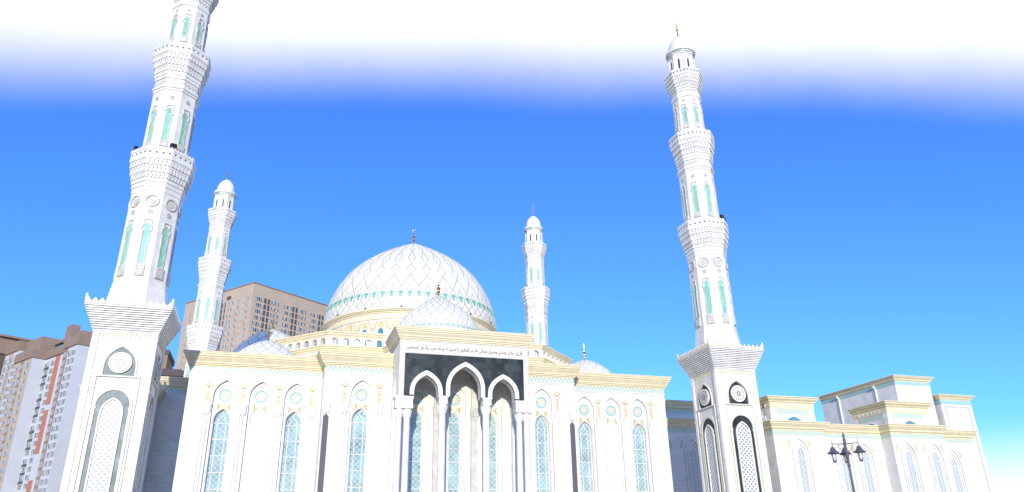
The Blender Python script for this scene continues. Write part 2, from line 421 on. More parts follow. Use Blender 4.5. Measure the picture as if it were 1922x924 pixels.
def make_minaret(granite, grille, disc_kind, label):
    root = empty('minaret', (0, 0, 0))
    tag(root, label, 'minaret', 'four white minarets round the mosque')
    H = 2.86
    # square base
    b = MB()
    b.loft([(H - .12, 0), (H - .12, 22.1)], n=4, captop=False)
    for F in SQ(H):
        for sgn in (-1, 1):
            a0, a1 = sorted((sgn * 2.30, sgn * (H - .002)))
            for k in range(3):
                u = sgn * (2.40 + .15 * k)
                b.fbox(F, u - .035, u + .035, 0, .035, 1.2, 21.3)
        b.fbox(F, -2.3, 2.3, -.12, -.02, 21.95, 22.1)
    for sx_ in (-1, 1):
        for sy_ in (-1, 1):
            for (p_, q_, z0_, z1_) in ((2.30, H, 1.1, 22.1), (2.24, H + .06, 16.38, 16.55), (2.2, H + .08, 0, 1.1)):
                b.box(min(sx_ * p_, sx_ * q_), max(sx_ * p_, sx_ * q_), min(sy_ * p_, sy_ * q_), max(sy_ * p_, sy_ * q_), z0_, z1_)
    b.build('base', M['marble'], root)
    # small frieze under the cornice
    for F in SQ(H):
        b = MB(); n = 11
        for k in range(n):
            u = -2.2 + 4.4 * (k + .5) / n
            b.prism(F, [(u - .12, 21.93), (u - .03, 21.52), (u + .03, 21.52), (u + .12, 21.93)], -.12, -.04)
        b.build('frieze', M['cream'], root)
    # stepped cornice
    c = MB(); n = 12; prof = []
    for k in range(n):
        a = H + (k + 1) / n * 1.0; z0 = 22.1 + k * 2.42 / n; z1 = z0 + 2.42 / n
        prof += [(a - .02, z0 + .0), (a, z0 + .02), (a, z1 - .075), (a - .11, z1 - .07), (a - .11, z1)]
    prof = [(H, 22.1)] + prof + [(3.86, 24.52), (3.86, 24.6)]
    c.loft(prof, n=4)
    c.build('cornice', M['trim'], root)
    c = MB()
    for F in SQ(3.86):
        n = 13
        for k in range(n):
            u = -3.6 + 7.2 * k / (n - 1)
            c.prism(F, [(u - .24, 24.6), (u - .29, 24.78), (u - .16, 24.86), (u - .1, 24.98), (u, 25.12), (u + .1, 24.98), (u + .16, 24.86), (u + .29, 24.78), (u + .24, 24.6)], -.16, 0, True)
        c.prism(F, [(3.55, 24.6), (3.5, 24.95), (3.86, 25.45), (3.86, 24.6)], -.16, .02, True)
        c.prism(F, [(-3.55, 24.6), (-3.5, 24.95), (-3.86, 25.45), (-3.86, 24.6)], -.16, .02, True)
    c.build('cresting', M['cream2'], root)
    # granite niches, medallions and tall grille windows on the four faces
    nb = MB(); mb_ = MB()
    for F in SQ(H):
        A = arch(0, 1.32, 18.7, 20.62)
        nb.prism(F, [(-1.32, 17.9)] + A + [(1.32, 17.9)], -.12, -.085)
        mb_.ribbon(F, [(-1.42, 17.85)] + arch(0, 1.42, 18.7, 20.76) + [(1.42, 17.85)], .13, -.12, .02)
        B = rarch(0, 1.42, 15.1)
        nb.prism(F, [(-1.42, 3)] + B + [(1.42, 3)], -.12, -.085)
        mb_.ribbon(F, [(-1.55, 3)] + rarch(0, 1.55, 15.1) + [(1.55, 3)], .26, -.12, .03)
        mb_.fbox(F, -1.95, 1.95, -.12, .1, 17.74, 17.87)
        for sgn in (-1, 1):
            mb_.ribbon(F, [(sgn * 1.86, 3), (sgn * 1.86, 17.74)], .13, -.12, .04)
            mb_.fbox(F, min(sgn * 1.35, sgn * 1.78), max(sgn * 1.35, sgn * 1.78), -.12, .05, 14.75, 14.95)
    nb.build('granite_panel', granite, root)
    mb_.build('arch_moulding', M['trim2'], root)
    for F in SQ(H):
        wv = MB()
        wv.prism(F, [(-.86, 3.2)] + arch(0, .86, 14.3, 15.62) + [(.86, 3.2)], -.085, -.06)
        wf = wv.build('window', grille, root)
        fm = MB()
        fm.ribbon(F, [(-.93, 3.2)] + arch(0, .93, 14.3, 15.74) + [(.93, 3.2)], .15, -.085, .06)
        fm.fbox(F, -.93, .93, -.085, .05, 3.05, 3.2)
        fm.build('frame', M['trim'], wf)
        md = MB()
        md.disc(F, 0, 19.1, 1.0, -.085, .12, 32)
        mo = md.build('medallion', M['trim'], root)
        rl = MB()
        rr_ = random.Random(3)
        if disc_kind == 'script':
            rl.ribbon(F, circ(0, 19.1, .84, 32), .05, .12, .15, True)
            for row in range(5):
                z = 19.1 + .55 - row * .27
                half = math.sqrt(max(0, .76 ** 2 - (z - 19.1) ** 2)) - .04
                u = -half
                while u < half - .1:
                    k = rr_.choice((0, 1, 1, 2, 3))
                    l_ = rr_.uniform(.1, .2)
                    if k == 0: pts = [(u, z - .06), (u, z + .12)]
                    elif k == 1: pts = [(u, z + .03), (u + l_ * .3, z - .06), (u + l_ * .8, z - .05), (u + l_, z + .04)]
                    elif k == 2: pts = [(u, z), (u + l_ * .5, z + .07), (u + l_, z), (u + l_ * .6, z - .07)]
                    else: pts = [(u, z - .03), (u + l_, z - .03), (u + l_, z + .1)]
                    rl.ribbon(F, pts, .035, .12, .15)
                    u += l_ + .05
            rl.build('relief', M['relief2'], mo)
        else:
            rl.ribbon(F, circ(0, 19.1, .74, 32), .04, .12, .15, True)
            for k in range(16):
                t = 2 * PI * k / 16
                cs, sn = math.cos(t), math.sin(t)
                for (ra, rb, wd) in ((.12, .34, .06), (.38, .54, .045)):
                    q = [(ra, 0), ((ra + rb) / 2, wd), (rb, 0), ((ra + rb) / 2, -wd)]
                    rl.prism(F, [(a * cs - b_ * sn, 19.1 + a * sn + b_ * cs) for a, b_ in q], .12, .14)
                t2 = t + PI / 16
                rl.disc(F, .65 * math.cos(t2), 19.1 + .65 * math.sin(t2), .035, .12, .14, 6)
            rl.build('relief', M['ink'], mo)
    # octagonal shaft
    s = MB()
    s.loft([(2.72, 24.6), (2.72, 25.4), (2.66, 25.42), (2.66, 26.05), (2.60, 26.08), (2.60, 26.5), (2.53, 26.53), (2.53, 26.95), (2.46, 26.98), (2.46, 27.5), (2.40, 27.55),
            (2.36, 37.5), (2.42, 37.55), (2.42, 38.1), (2.50, 38.13), (2.50, 38.55), (2.60, 38.6), (2.60, 38.95)])
    s.loft([(2.24, 42.4), (2.2, 50.2), (2.3, 50.28), (2.3, 50.5), (2.4, 50.55), (2.4, 50.8), (2.25, 50.85), (2.25, 51.75), (2.36, 51.8), (2.36, 52.15), (2.44, 52.2), (2.44, 52.6)])
    s.loft([(1.98, 56.2), (1.9, 62.35), (2.0, 62.42), (2.0, 62.85), (1.94, 62.9), (1.94, 63.8), (2.06, 63.85), (2.06, 64.1)])
    s.build('shaft', M['trim'], root)
    # galleries: corbel courses with blocks, parapet with flat shade-coloured discs for holes and small crest
    for (zs, aps, zp, ap, zt) in (([38.95, 39.5, 40.28, 41.05], [2.72, 2.88, 3.02], 41.05, 3.12, 42.4),
                                  ([52.6, 53.35, 54.1, 54.9], [2.52, 2.70, 2.86], 54.9, 2.95, 56.15),
                                  ([64.1, 64.6, 65.2, 65.8], [2.18, 2.34, 2.5], 65.8, 2.6, 66.8)):
        c = MB()
        for k in range(3):
            a = aps[k]; z0, z1 = zs[k], zs[k + 1]
            c.loft([(a - .2, z0), (a - .14, z0 + .03), (a - .14, z1 - .13), (a + .02, z1 - .12), (a + .02, z1)])
            half = a * math.tan(PI / 8)
            nb_ = 6
            for F in oct_frames(a - .14):
                for j in range(nb_):
                    u = -half + 2 * half * (j + .5) / nb_
                    wd = half / nb_ * .74
                    c.prism(F, [(u - wd, z1 - .13), (u - wd, z0 + .2), (u - wd * .55, z0 + .1), (u + wd * .55, z0 + .1), (u + wd, z0 + .2), (u + wd, z1 - .13)], 0, .13)
        c.build('corbel_courses', M['trim'], root)
        p = MB()
        p.loft([(ap - .1, zp), (ap, zp + .04), (ap, zp + .3), (ap - .03, zp + .33), (ap - .03, zt - .3), (ap + .03, zt - .28), (ap + .03, zt - .12)])
        half = ap * math.tan(PI / 8)
        for F in oct_frames(ap + .03):
            for j in range(7):
                u = -half + 2 * half * (j + .5) / 7
                p.prism(F, [(u - .11, zt - .12), (u - .13, zt), (u, zt + .15), (u + .13, zt), (u + .11, zt - .12)], -.1, 0, True)
        par = p.build('parapet', M['trim'], root)
        q = MB()
        for F in oct_frames(ap - .03):
            for j in range(4):
                u = -half + 2 * half * (j + .5) / 4
                q.disc(F, u, (zp + zt) / 2 + .1, .12, 0, .012, 8)
        q.build('hole_shade_discs', M['slotgrey'], par)
    # ornaments on the faces
    for i8 in range(8):
        o = MB()
        F = oct_frames(2.37)[i8]
        o2 = MB()
        o2.ribbon(F, circ(0, 36.45, .62, 20), .16, -.02, .13, True)
        o2.disc(F, 0, 36.45, .36, -.02, .07, 20)
        o2.build('round_boss', M['shadetrim'], root)
        for a, z, r in ((2.37, 35.2, .30), (2.21, 49.3, .28), (1.91, 61.75, .2)):
            F = oct_frames(a)[i8]; o = MB()
            for k in range(8):
                t = 2 * PI * k / 8
                o.disc(F, r * .75 * math.cos(t), z + r * .75 * math.sin(t), r * .27, -.02, .07, 8)
            o.disc(F, 0, z, r * .3, -.02, .09, 8)
            o.build('rosette', M['shadetrim'], root)
    for a, z in ((2.25, 51.3), (1.94, 63.35)):
        half = a * math.tan(PI / 8)
        o = MB()
        for F in oct_frames(a):
            n = 4
            for k in range(n):
                u = -half + 2 * half * (k + .5) / n
                o.ribbon(F, [(u - .2, z), (u, z + .25), (u + .2, z), (u, z - .25)], .05, 0, .04, True)
                o.disc(F, u, z, .07, 0, .04, 6)
        o.build('carved_band', M['shadetrim'], root)
    # green lancet windows with moulded frames and plinth blocks
    for (a0, a1, zl, zg0, zg1, hw) in ((2.395, 2.365, 28.1, 29.4, 33.9, .21), (2.235, 2.205, 43.05, 43.85, 47.9, .19), (1.965, 1.91, 57.1, 57.95, 60.7, .15)):
        for F in oct_frames((a0 + a1) / 2 + .01):
            gmb = MB()
            gmb.prism(F, [(-hw, zg0)] + arch(0, hw, zg1 - .45, zg1, 4) + [(hw, zg0)], -.03, .015)
            gl = gmb.build('window', M['green_glass'], root)
            f = MB(); hh = hw + .13
            f.ribbon(F, [(-hh, zg0 - .1), (-hh, zg1 - .9), (-hh - .12, zg1 - .85), (-hh - .12, zg1 - .4), (-hh, zg1 - .35), (-hh, zg1 + .35), (hh, zg1 + .35), (hh, zg1 - .35), (hh + .12, zg1 - .4), (hh + .12, zg1 - .85), (hh, zg1 - .9), (hh, zg0 - .1)], .09, -.03, .09)
            f.ribbon(F, [(-hw - .02, zg0)] + arch(0, hw + .02, zg1 - .45, zg1 + .06, 4) + [(hw + .02, zg0)], .05, -.03, .05)
            f.fbox(F, -hh - .1, hh + .1, -.03, .16, zl, zg0 - .12)
            f.ribbon(F, [(-hh + .05, zl + .12), (hh - .05, zl + .12), (hh - .05, zg0 - .24), (-hh + .05, zg0 - .24)], .05, .16, .19, True)
            f.build('frame', M['shadetrim'], gl)
    # lantern, dome, finial
    l = MB()
    l.loft([(1.78, 66.6), (1.74, 70.0), (1.85, 70.05), (1.85, 70.25)])
    for F in oct_frames(1.76):
        for sg in (-1, 1):
            l.fbox(F, min(sg * .6, sg * .73), max(sg * .6, sg * .73), -.02, .08, 66.8, 69.9)
        l.ribbon(F, [(-.32, 67.3)] + arch(0, .32, 68.6, 69.5, 4) + [(.32, 67.3)], .08, -.02, .06)
    lo = l.build('lantern', M['trim'], root)
    for F in oct_frames(1.77):
        x = MB()
        x.prism(F, [(-.13, 67.4)] + arch(0, .13, 68.8, 69.2, 3) + [(.13, 67.4)], -.05, .02)
        x.build('opening', M['dark'], lo)
    d = MB()
    d.mat(1).loft([(1.85, 70.25), (2.0, 70.3), (2.0, 70.6)], n=32)
    d.mat(0).loft([(2.0, 70.6), (2.16, 70.65), (2.2, 70.95), (2.12, 71.0), (2.12, 71.2), (1.75, 71.35)], n=32)
    d.build('lantern_cornice', [M['trim'], M['mintband']], root)
    d = MB()
    d.loft([(1.62, 71.3), (1.68, 71.7), (1.66, 72.2), (1.52, 72.8), (1.25, 73.35), (.9, 73.8), (.5, 74.15), (.2, 74.35), (.02, 74.5)], n=32)
    d.build('dome', M['dome'], root, smooth=True)
    f = MB(); finial(f, 0, 0, 74.4, 77.4, 1.0)
    f.build('finial', M['brass'], root)
    return root

LFP, RFP, LRP, RRP = (-14.36, 79.46), (53.19, 79.46), (-14.1, 146.6), (52.9, 146.6)
m1 = make_minaret(M['glaregranite'], M['grille'], 'script', 'largest white minaret at left with granite panels coloured pale for sun glare and a carved script disc')
m1.location = (*LFP, 0)
m2 = make_minaret(M['granite'], M['grille2'], 'star', 'white minaret standing right of the mosque, black granite panels with star rosettes on its base')
m2.location = (*RFP, 0)
m3 = copy_tree(m2); m3.location = (*LRP, 0)
m3['label'] = 'distant white minaret behind the left wing, in front of the beige tower block'
m4 = copy_tree(m2); m4.location = (*RRP, 0)
m4['label'] = 'distant white minaret rising behind the entrance porch, right of the main dome'

def floodlight(x, y, z, az, label):
    r = empty('floodlight', (x, y, z)); r.rotation_euler = (0, 0, az)
    tag(r, label, 'floodlight', 'floodlights on the minaret galleries')
    b = MB(); b.add([(-.32, -.2, .12), (.32, -.2, .12), (.32, .12, .18), (-.32, .12, .18), (-.32, -.26, .5), (.32, -.26, .5), (.32, .1, .5), (-.32, .1, .5)],
                    [[0, 3, 2, 1], [4, 5, 6, 7], [0, 1, 5, 4], [1, 2, 6, 5], [2, 3, 7, 6], [3, 0, 4, 7]])
    b.build('housing', M['iron'], r)
    b = MB(); b.box(-.38, -.33, -.1, .0, 0, .35); b.box(.33, .38, -.1, 0, 0, .35); b.box(-.38, .38, -.1, 0, -.03, .03)
    b.build('bracket', M['iron'], r)
for (mx_, my_), z_, angs, who in ((LFP, 42.5, ((-100, 'on the left side of the large left minaret lower gallery'), (-68, 'under the middle green window of the large left minaret')), 'l'), (RFP, 42.5, ((-62, 'at the front of the right minaret lower gallery'), (-35, 'at the right edge of the right minaret lower gallery')), 'r')):
    for k, (ang, txt) in enumerate(angs):
        t = R(ang if who == 'r' or k else -160)
        floodlight(mx_ + 2.95 * math.cos(t), my_ + 2.95 * math.sin(t), z_ + .15, t + PI / 2, 'small black floodlight ' + txt)

# ================================================================== MOSQUE
CX = 19.42
root = empty('mosque', (CX, 77, 0))
tag(root, 'large white marble mosque with cream cornices, arched entrance porch and big latticed dome', 'mosque')
def wy(y): return y - 77.0       # world y to mosque local
def FF(y): return Fr((0, wy(y), 0), (1, 0, 0), (0, -1, 0))

ZW = 21.0
# body
b = MB()
b.box(-28.5, 28.5, wy(86.0), wy(141), 0, 21.9)
b.box(-14.5, 14.5, wy(82.62), wy(85.9), 0, 21.9)
b.build('body', M['marble'], root)

def medallion(F, cx, zc, w_, s=1.0):
    r = MB()
    r.ribbon(F, circ(cx, zc, .70 * s), .07, w_, w_ + .05, True)
    o = r.build('medallion', M['trim'], root)
    t = MB()
    for k in range(8):
        a = 2 * PI * k / 8
        t.ribbon(F, [(cx + .6 * s * math.cos(a + d), zc + .6 * s * math.sin(a + d)) for d in (-.33, -.16, 0, .16, .33)], .075, w_, w_ + .035)
        t.ribbon(F, circ(cx + .47 * s * math.cos(a + .39), zc + .47 * s * math.sin(a + .39), .09, 8), .03, w_, w_ + .03, True)
    t.build('teal_ring', M['teal'], o)
    gg = MB()
    gg.ribbon(F, star(cx, zc, .38 * s, .2 * s, 8), .045, w_, w_ + .04, True)
    gg.build('gold_star', M['gold'], o)

def xorn(mb, F, cx, w_, hw=.66, zb=16.5, s=1.0):
    for sg in (-1, 1):
        q = lambda pts: [(cx + sg * x, z) for x, z in pts]
        mb.ribbon(F, q([(hw, zb + .02), (hw * .66, zb + .3), (hw * .2, zb + .5)]), .1, w_, w_ + .035)
        mb.ribbon(F, q([(hw, zb), (hw, zb + .3), (hw * .8, zb + .45), (hw, zb + .78)]), .075, w_, w_ + .035)
        mb.ribbon(F, [(cx + sg * (hw * .72) + .12 * math.cos(a), zb + .48 + .12 * math.sin(a)) for a in [R(x) for x in range(0, 331, 40)]], .07, w_, w_ + .035)
        mb.prism(F, q([(hw * .95, zb + .06), (hw * .9, zb + .28), (hw * .45, zb + .38)]), w_, w_ + .03)

def pier_orn(mb, F, u, w_):
    for k, zc in enumerate((17.4, 17.9, 18.4)):
        mb.ribbon(F, [(u, zc - .27), (u + .2, zc - .1), (u + .13, zc + .1), (u, zc + .22), (u - .13, zc + .1), (u - .2, zc - .1)], .08, w_, w_ + .035, True)
        mb.disc(F, u, zc - .04, .075, w_, w_ + .03, 6)
    for sg in (-1, 1):
        mb.ribbon(F, [(u, 18.95), (u + sg * .2, 18.85), (u + sg * .42, 19.02), (u + sg * .34, 19.2), (u + sg * .16, 19.1)], .08, w_, w_ + .035)
        mb.ribbon(F, [(u, 18.85), (u + sg * .17, 19.15), (u, 19.5)], .075, w_, w_ + .035)

def capital_block(mb, F, u, hw, z0, z1, w_):
    h = z1 - z0
    mb.fbox(F, u - hw, u + hw, w_, w_ + .26, z0 + h * .22, z1 - .08)
    mb.fbox(F, u - hw - .05, u + hw + .05, w_, w_ + .31, z1 - .08, z1)
    mb.fbox(F, u - hw + .04, u + hw - .04, w_, w_ + .20, z0, z0 + h * .22)
    for k in range(3):
        uu = u + (k - 1) * hw * .6
        mb.ribbon(F, [(uu - .11, z0 + h * .62), (uu, z0 + h * .74), (uu + .11, z0 + h * .62), (uu, z0 + h * .5)], .035, w_ + .26, w_ + .285, True)

def window(F, cx, hw, zs, za, zb, wg, glass, inner=True, trans=1.68, first=15.2):
    """pointed window: glass pane, muntins, frame"""
    gmb = MB()
    gmb.prism(F, [(cx - hw, zb)] + arch(cx, hw, zs, za) + [(cx + hw, zb)], wg - .02, wg)
    o = gmb.build('window', glass, root)
    f = MB()
    f.ribbon(F, [(cx - hw + .04, zb)] + arch(cx, hw - .04, zs, za - .05) + [(cx + hw - .04, zb)], .09, wg, wg + .08)
    z = first
    while z > zb:
        f.fbox(F, cx - hw, cx + hw, wg, wg + .07, z - .035, z + .035); z -= trans
    if inner:
        f.ribbon(F, [(cx - hw * .5, zb)] + arch(cx, hw * .5, zs - .35, za - .68) + [(cx + hw * .5, zb)], .07, wg, wg + .06)
        f.fbox(F, cx - .03, cx + .03, wg, wg + .06, za - .7, za - .05)
    f.fbox(F, cx - hw, cx + hw, wg, wg + .1, zb, zb + .12)
    f.build('frame', M['trim'], o)

def facade(y, u0, u1, bays, blind, name, x0f=None, x1f=None, piers=None, capz=(16.12, 17.05)):
    F = FF(y)
    wl = MB(); tr = MB(); go = MB()
    mids = [u0] + [(bays[i] + bays[i + 1]) / 2 for i in range(len(bays) - 1)] + [u1]
    for i, cx in enumerate(bays):
        wl.panel(F, mids[i], mids[i + 1], 0, 22.0, arch(cx, 1.2, 17.9, 19.73, 10), .9, 0, .35)
        # recessed layer
        if i in blind:
            wl.panel(F, cx - 1.25, cx + 1.25, .85, 20.0, arch(cx, .87, 15.35, 16.7), 6, -.35, .07)
            wl.face([F.p(a, -.42, z) for a, z in [(cx - .9, 5.9), (cx + .9, 5.9), (cx + .9, 16.8), (cx - .9, 16.8)]])
        else:
            wl.panel(F, cx - 1.25, cx + 1.25, .85, 20.0, arch(cx, .87, 15.35, 16.7), 6, -.35, .5)
            window(F, cx, .87, 15.35, 16.7, 6, -.8, M['cyan_glass'])
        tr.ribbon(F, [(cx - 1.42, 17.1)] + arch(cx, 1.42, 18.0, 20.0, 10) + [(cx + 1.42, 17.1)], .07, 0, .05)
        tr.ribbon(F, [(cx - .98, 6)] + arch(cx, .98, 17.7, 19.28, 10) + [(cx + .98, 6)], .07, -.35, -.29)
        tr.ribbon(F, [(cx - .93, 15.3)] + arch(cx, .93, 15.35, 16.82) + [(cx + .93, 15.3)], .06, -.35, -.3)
        medallion(F, cx, 18.13, -.35)
        go = MB(); xorn(go, F, cx, -.35); go.build('gold_ornament', M['gold'], root)
    ps = piers
    for u in ps:
        cp_ = MB(); capital_block(cp_, F, u, .46, capz[0], capz[1], 0)
        for sg in (-1, 1):
            p0 = F.p(u + sg * .17, .05, 1.2); p1 = F.p(u + sg * .17, .05, 15.9)
            cp_.cyl(p0, p1, .11, .11, 8); cp_.cyl(p1, F.p(u + sg * .17, .07, 16.14), .11, .18, 8)
        cp_.fbox(F, u - .42, u + .42, 0, .22, 0, 1.2)
        cp_.build('twin_colonnette', M['trim'], root)
        go = MB(); pier_orn(go, F, u, 0); go.build('gold_scroll', M['gold'], root)
    fu0, fu1 = (x0f if x0f is not None else ps[0] - .42), (x1f if x1f is not None else ps[-1] + .42)
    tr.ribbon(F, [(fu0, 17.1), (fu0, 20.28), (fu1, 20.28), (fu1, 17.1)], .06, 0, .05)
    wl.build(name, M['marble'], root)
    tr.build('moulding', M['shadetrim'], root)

bw = [-24.65, -20.97, -17.29]
facade(85.1, -28.5, -14.6, bw, (1,), 'wing_wall', piers=[-26.4, -22.81, -19.13, -15.6], x1f=-15.1)
facade(85.1, 14.6, 28.5, [-x for x in bw[::-1]], (1,), 'wing_wall', piers=[15.6, 19.13, 22.81, 26.4], x0f=15.1)
facade(81.8, -14.6, -7.2, [-10.48], (), 'bay_wall', piers=[-12.35, -8.6])
facade(81.8, 7.2, 14.6, [10.48], (), 'bay_wall', piers=[8.6, 12.35])
for sg in (-1, 1):
    for u, y0, y1 in ((28.5, 85.1, 86.0), (14.6, 81.8, 85.1)):
        e = MB()
        e.face([(sg * u, wy(y0), 0), (sg * u, wy(y1), 0), (sg * u, wy(y1), 22), (sg * u, wy(y0), 22)])
        e.build('return_wall', M['marble'], root)
# flat strips with corner recess shade in their colour, and slim colonnettes at the steps of the facade
for sg in (-1, 1):
    F = FF(81.8)
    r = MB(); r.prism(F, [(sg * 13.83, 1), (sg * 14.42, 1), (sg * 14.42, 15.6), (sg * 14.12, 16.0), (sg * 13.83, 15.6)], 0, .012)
    r.build('recess_shade_strip', M['slotgrey'], root)
    r = MB(); r.cyl(F.p(sg * 14.5, .1, 1), F.p(sg * 14.5, .1, 16.2), .1, .1, 8); capital_block(r, F, sg * 14.2, .42, 16.1, 16.95, 0)
    r.ribbon(F, [(sg * 13.8, 16.15), (sg * 14.1, 16.2), (sg * 14.3, 15.9)], .05, .02, .09)
    r.build('colonnette', M['trim'], root)

# cornice and tile bands
COR = [(0, 21.12), (.10, 21.14), (.10, 21.24), (.24, 21.30), (.24, 21.40), (.34, 21.46), (.36, 21.62), (.62, 22.02), (.64, 22.10), (.74, 22.16), (.76, 22.34), (.84, 22.38), (.84, 22.52), (.90, 22.55), (.90, 22.62), (0, 22.64)]
path = [(-28.5, wy(141)), (-28.5, wy(85.1)), (-14.6, wy(85.1)), (-14.6, wy(81.8)), (-7.25, wy(81.8))]
path2 = [(7.25, wy(81.8)), (14.6, wy(81.8)), (14.6, wy(85.1)), (28.5, wy(85.1)), (28.5, wy(141)), (-28.5, wy(141))]
c = MB()
# travel order keeps the outside on the right-hand side
c.sweep(COR, path); c.sweep(COR, path2)
c.build('cornice', M['cream'], root)
BAND = [(0, 20.56), (.03, 20.56), (.03, 21.06), (0, 21.06)]
MOUL = [(0, 20.42), (.07, 20.44), (.07, 20.53), (0, 20.555)]
c = MB(); c.sweep(BAND, path); c.sweep(BAND, path2); c.build('tile_band', M['mintband'], root)
c = MB(); c.sweep(MOUL, path); c.sweep(MOUL, path2)
c.build('string_course', M['trim'], root)
c = MB(); c.box(-28.4, 28.4, wy(85.3), wy(140.9), 21.9, 22.2); c.box(-14.5, 14.5, wy(82), wy(85.3), 21.9, 22.2); c.build('roof', M['roof'], root)

# ---------------- entrance porch
F = FF(77.15)
p = MB()
archesP = [(-4.28, 1.30, 17.38, 19.5), (0, 1.70, 17.95, 20.65), (4.28, 1.30, 17.38, 19.5)]
spl = [-6.67, -2.42, 2.42, 6.67]
gr = MB(); st = MB(); av = MB()
for i, (cx, hw, zs, za) in enumerate(archesP):
    A = arch(cx, hw, zs + .35, za, 10, .55, .5)
    gr.panel(F, spl[i], spl[i + 1], 17.24, 21.86, A, 17.24, 0, .12)
    st.panel(F, spl[i], spl[i + 1], 17.24, 21.86, A, 17.24, -.12, .9)
    B = arch(cx, hw + .24, zs + .35, za + .30, 10, .55, .5)
    av.ribbon(F, [(cx - hw - .24, 17.38)] + B + [(cx + hw + .24, 17.38)], .46, 0, .14)
    av.ribbon(F, [(cx - hw - .24, 17.4)] + B + [(cx + hw + .24, 17.4)], .14, .14, .17)
gr.build('granite_front', M['granite'], root)
st.build('arcade_wall', M['marble'], root)
av.build('archivolt', M['trim'], root)
w_ = MB()
w_.fbox(F, -7.24, 7.24, -1.0, .02, 21.86, 23.42)                       # inscription wall
w_.fbox(F, -7.24, -6.67, -1.0, .02, 17.22, 21.86); w_.fbox(F, 6.67, 7.24, -1.0, .02, 17.22, 21.86)
w_.box(-7.2, 7.2, wy(78.15), wy(82.5), 22.0, 23.42)
w_.build('porch_wall', M['marble'], root)
w_ = MB()
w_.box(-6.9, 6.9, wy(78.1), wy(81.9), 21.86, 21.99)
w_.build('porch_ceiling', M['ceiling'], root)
for sg in (-1, 1):
    w_ = MB()
    S = Fr((sg * 7.22, wy(79.9), 0), (0, sg, 0), (sg, 0, 0))
    A = arch(0, 1.1, 17.8, 20.3, 9)
    w_.panel(S, -1.75, 1.9, 17.24, 22.0, A, 17.24, 0, .6)
    S2 = Fr((sg * 6.62, wy(79.9), 0), (0, sg, 0), (-sg, 0, 0))
    w_.panel(S2, -1.75, 1.9, 17.24, 22.0, A, 17.24, 0, .001)
    w_.box(min(sg * 6.5, sg * 7.22), max(sg * 6.5, sg * 7.22), wy(81.0), wy(81.8), 0, 17.24)
    w_.build('porch_side_wall', M['marble'], root)
# frame strip carved ornament
o = MB()
for k in range(44):
    u = -6.95 + 13.9 * k / 43
    o.ribbon(F, [(u - .12, 23.27), (u - .02, 23.36), (u + .08, 23.27), (u + .16, 23.33)], .035, .02, .05)
for sg in (-1, 1):
    for k in range(18):
        z = 17.6 + 5.4 * k / 17
        o.ribbon(F, [(sg * 6.95, z - .12), (sg * 7.04, z), (sg * 6.95, z + .12), (sg * 6.87, z)], .03, .02, .05, True)
o.build('carved_border', M['relief'], root)
o = MB()
o.ribbon(F, [(-6.74, 17.3), (-6.74, 23.18), (6.74, 23.18), (6.74, 17.3)], .05, .02, .06)
o.ribbon(F, [(-6.6, 21.93), (6.6, 21.93)], .06, .02, .06)
o.ribbon(F, [(-7.17, 17.3), (-7.17, 23.38), (7.17, 23.38), (7.17, 17.3)], .07, .02, .06)
o.build('frame_moulding', M['shadetrim'], root)
COR2 = [(0, 23.30), (.06, 23.32), (.06, 23.42), (.16, 23.48), (.16, 23.58), (.26, 23.64), (.30, 23.8), (.50, 24.08), (.50, 24.16), (.60, 24.22), (.62, 24.36), (.70, 24.40), (.70, 24.54), (.76, 24.57), (.76, 24.66), (0, 24.68)]
c = MB(); c.sweep(COR2, [(-7.24, wy(83.6)), (-7.24, wy(77.1)), (7.24, wy(77.1)), (7.24, wy(83.6))])
c.build('porch_cornice', M['cream2'], root)
c = MB(); c.box(-7.23, 7.23, wy(77.12), wy(83.6), 23.42, 24.5); c.build('porch_roof', M['trim'], root)
# capitals and columns
def column(x, y, r, zcap0, zcap1, name='column'):
    c = MB()
    c.loft([(r * 1.5, 0), (r * 1.5, .5), (r * 1.25, .6), (r * 1.3, .8), (r, 1.0), (r * .95, zcap0), (r * 1.1, zcap0 + .03), (r * 1.1, zcap0 + .1), (r, zcap0 + .12),
            (r * 1.05, zcap0 + .35), (r * 1.35, zcap1 - .1), (r * 1.42, zcap1 - .1), (r * 1.42, zcap1)], x, y, 20)
    for k in range(10):
        t = 2 * PI * k / 10
        for h0, h1, rr0, rr1 in ((zcap0 + .15, zcap0 + .5, r * 1.02, r * 1.3), (zcap0 + .4, zcap1 - .12, r * 1.1, r * 1.5)):
            dx, dy = math.cos(t + h0), math.sin(t + h0)
            c.cyl((x + dx * rr0, y + dy * rr0, h0), (x + dx * rr1, y + dy * rr1, h1), .05, .02, 5)
    return c.build(name, M['trim'], root)
for sg in (-1, 1):
    e = MB(); u = sg * 2.42
    e.fbox(F, u - .46, u + .46, -.92, .12, 16.75, 17.24); e.fbox(F, u - .58, u + .58, -1.0, .2, 17.24, 17.38); e.fbox(F, u - .5, u + .5, -.95, .14, 16.58, 16.75)
    e.build('impost_block', M['trim'], root); e = MB()
    column(u, wy(77.6), .40, 15.6, 16.58)
    u = sg * 6.6
    e.fbox(F, u - .92, u + .92, -.92, .12, 16.3, 16.95); e.fbox(F, u - 1.0, u + 1.0, -1.0, .2, 16.95, 17.22); e.fbox(F, u - .96, u + .96, -.95, .16, 15.95, 16.3)
    for k in range(4):
        uu = u - .66 + .44 * k
        e.ribbon(F, [(uu - .18, 16.62), (uu, 16.76), (uu + .18, 16.62), (uu, 16.48)], .05, .12, .15, True)
    e.build('impost_block', M['trim'], root)
    column(sg * 6.17, wy(77.6), .34, 15.0, 15.95); column(sg * 7.03, wy(77.6), .34, 15.0, 15.95)
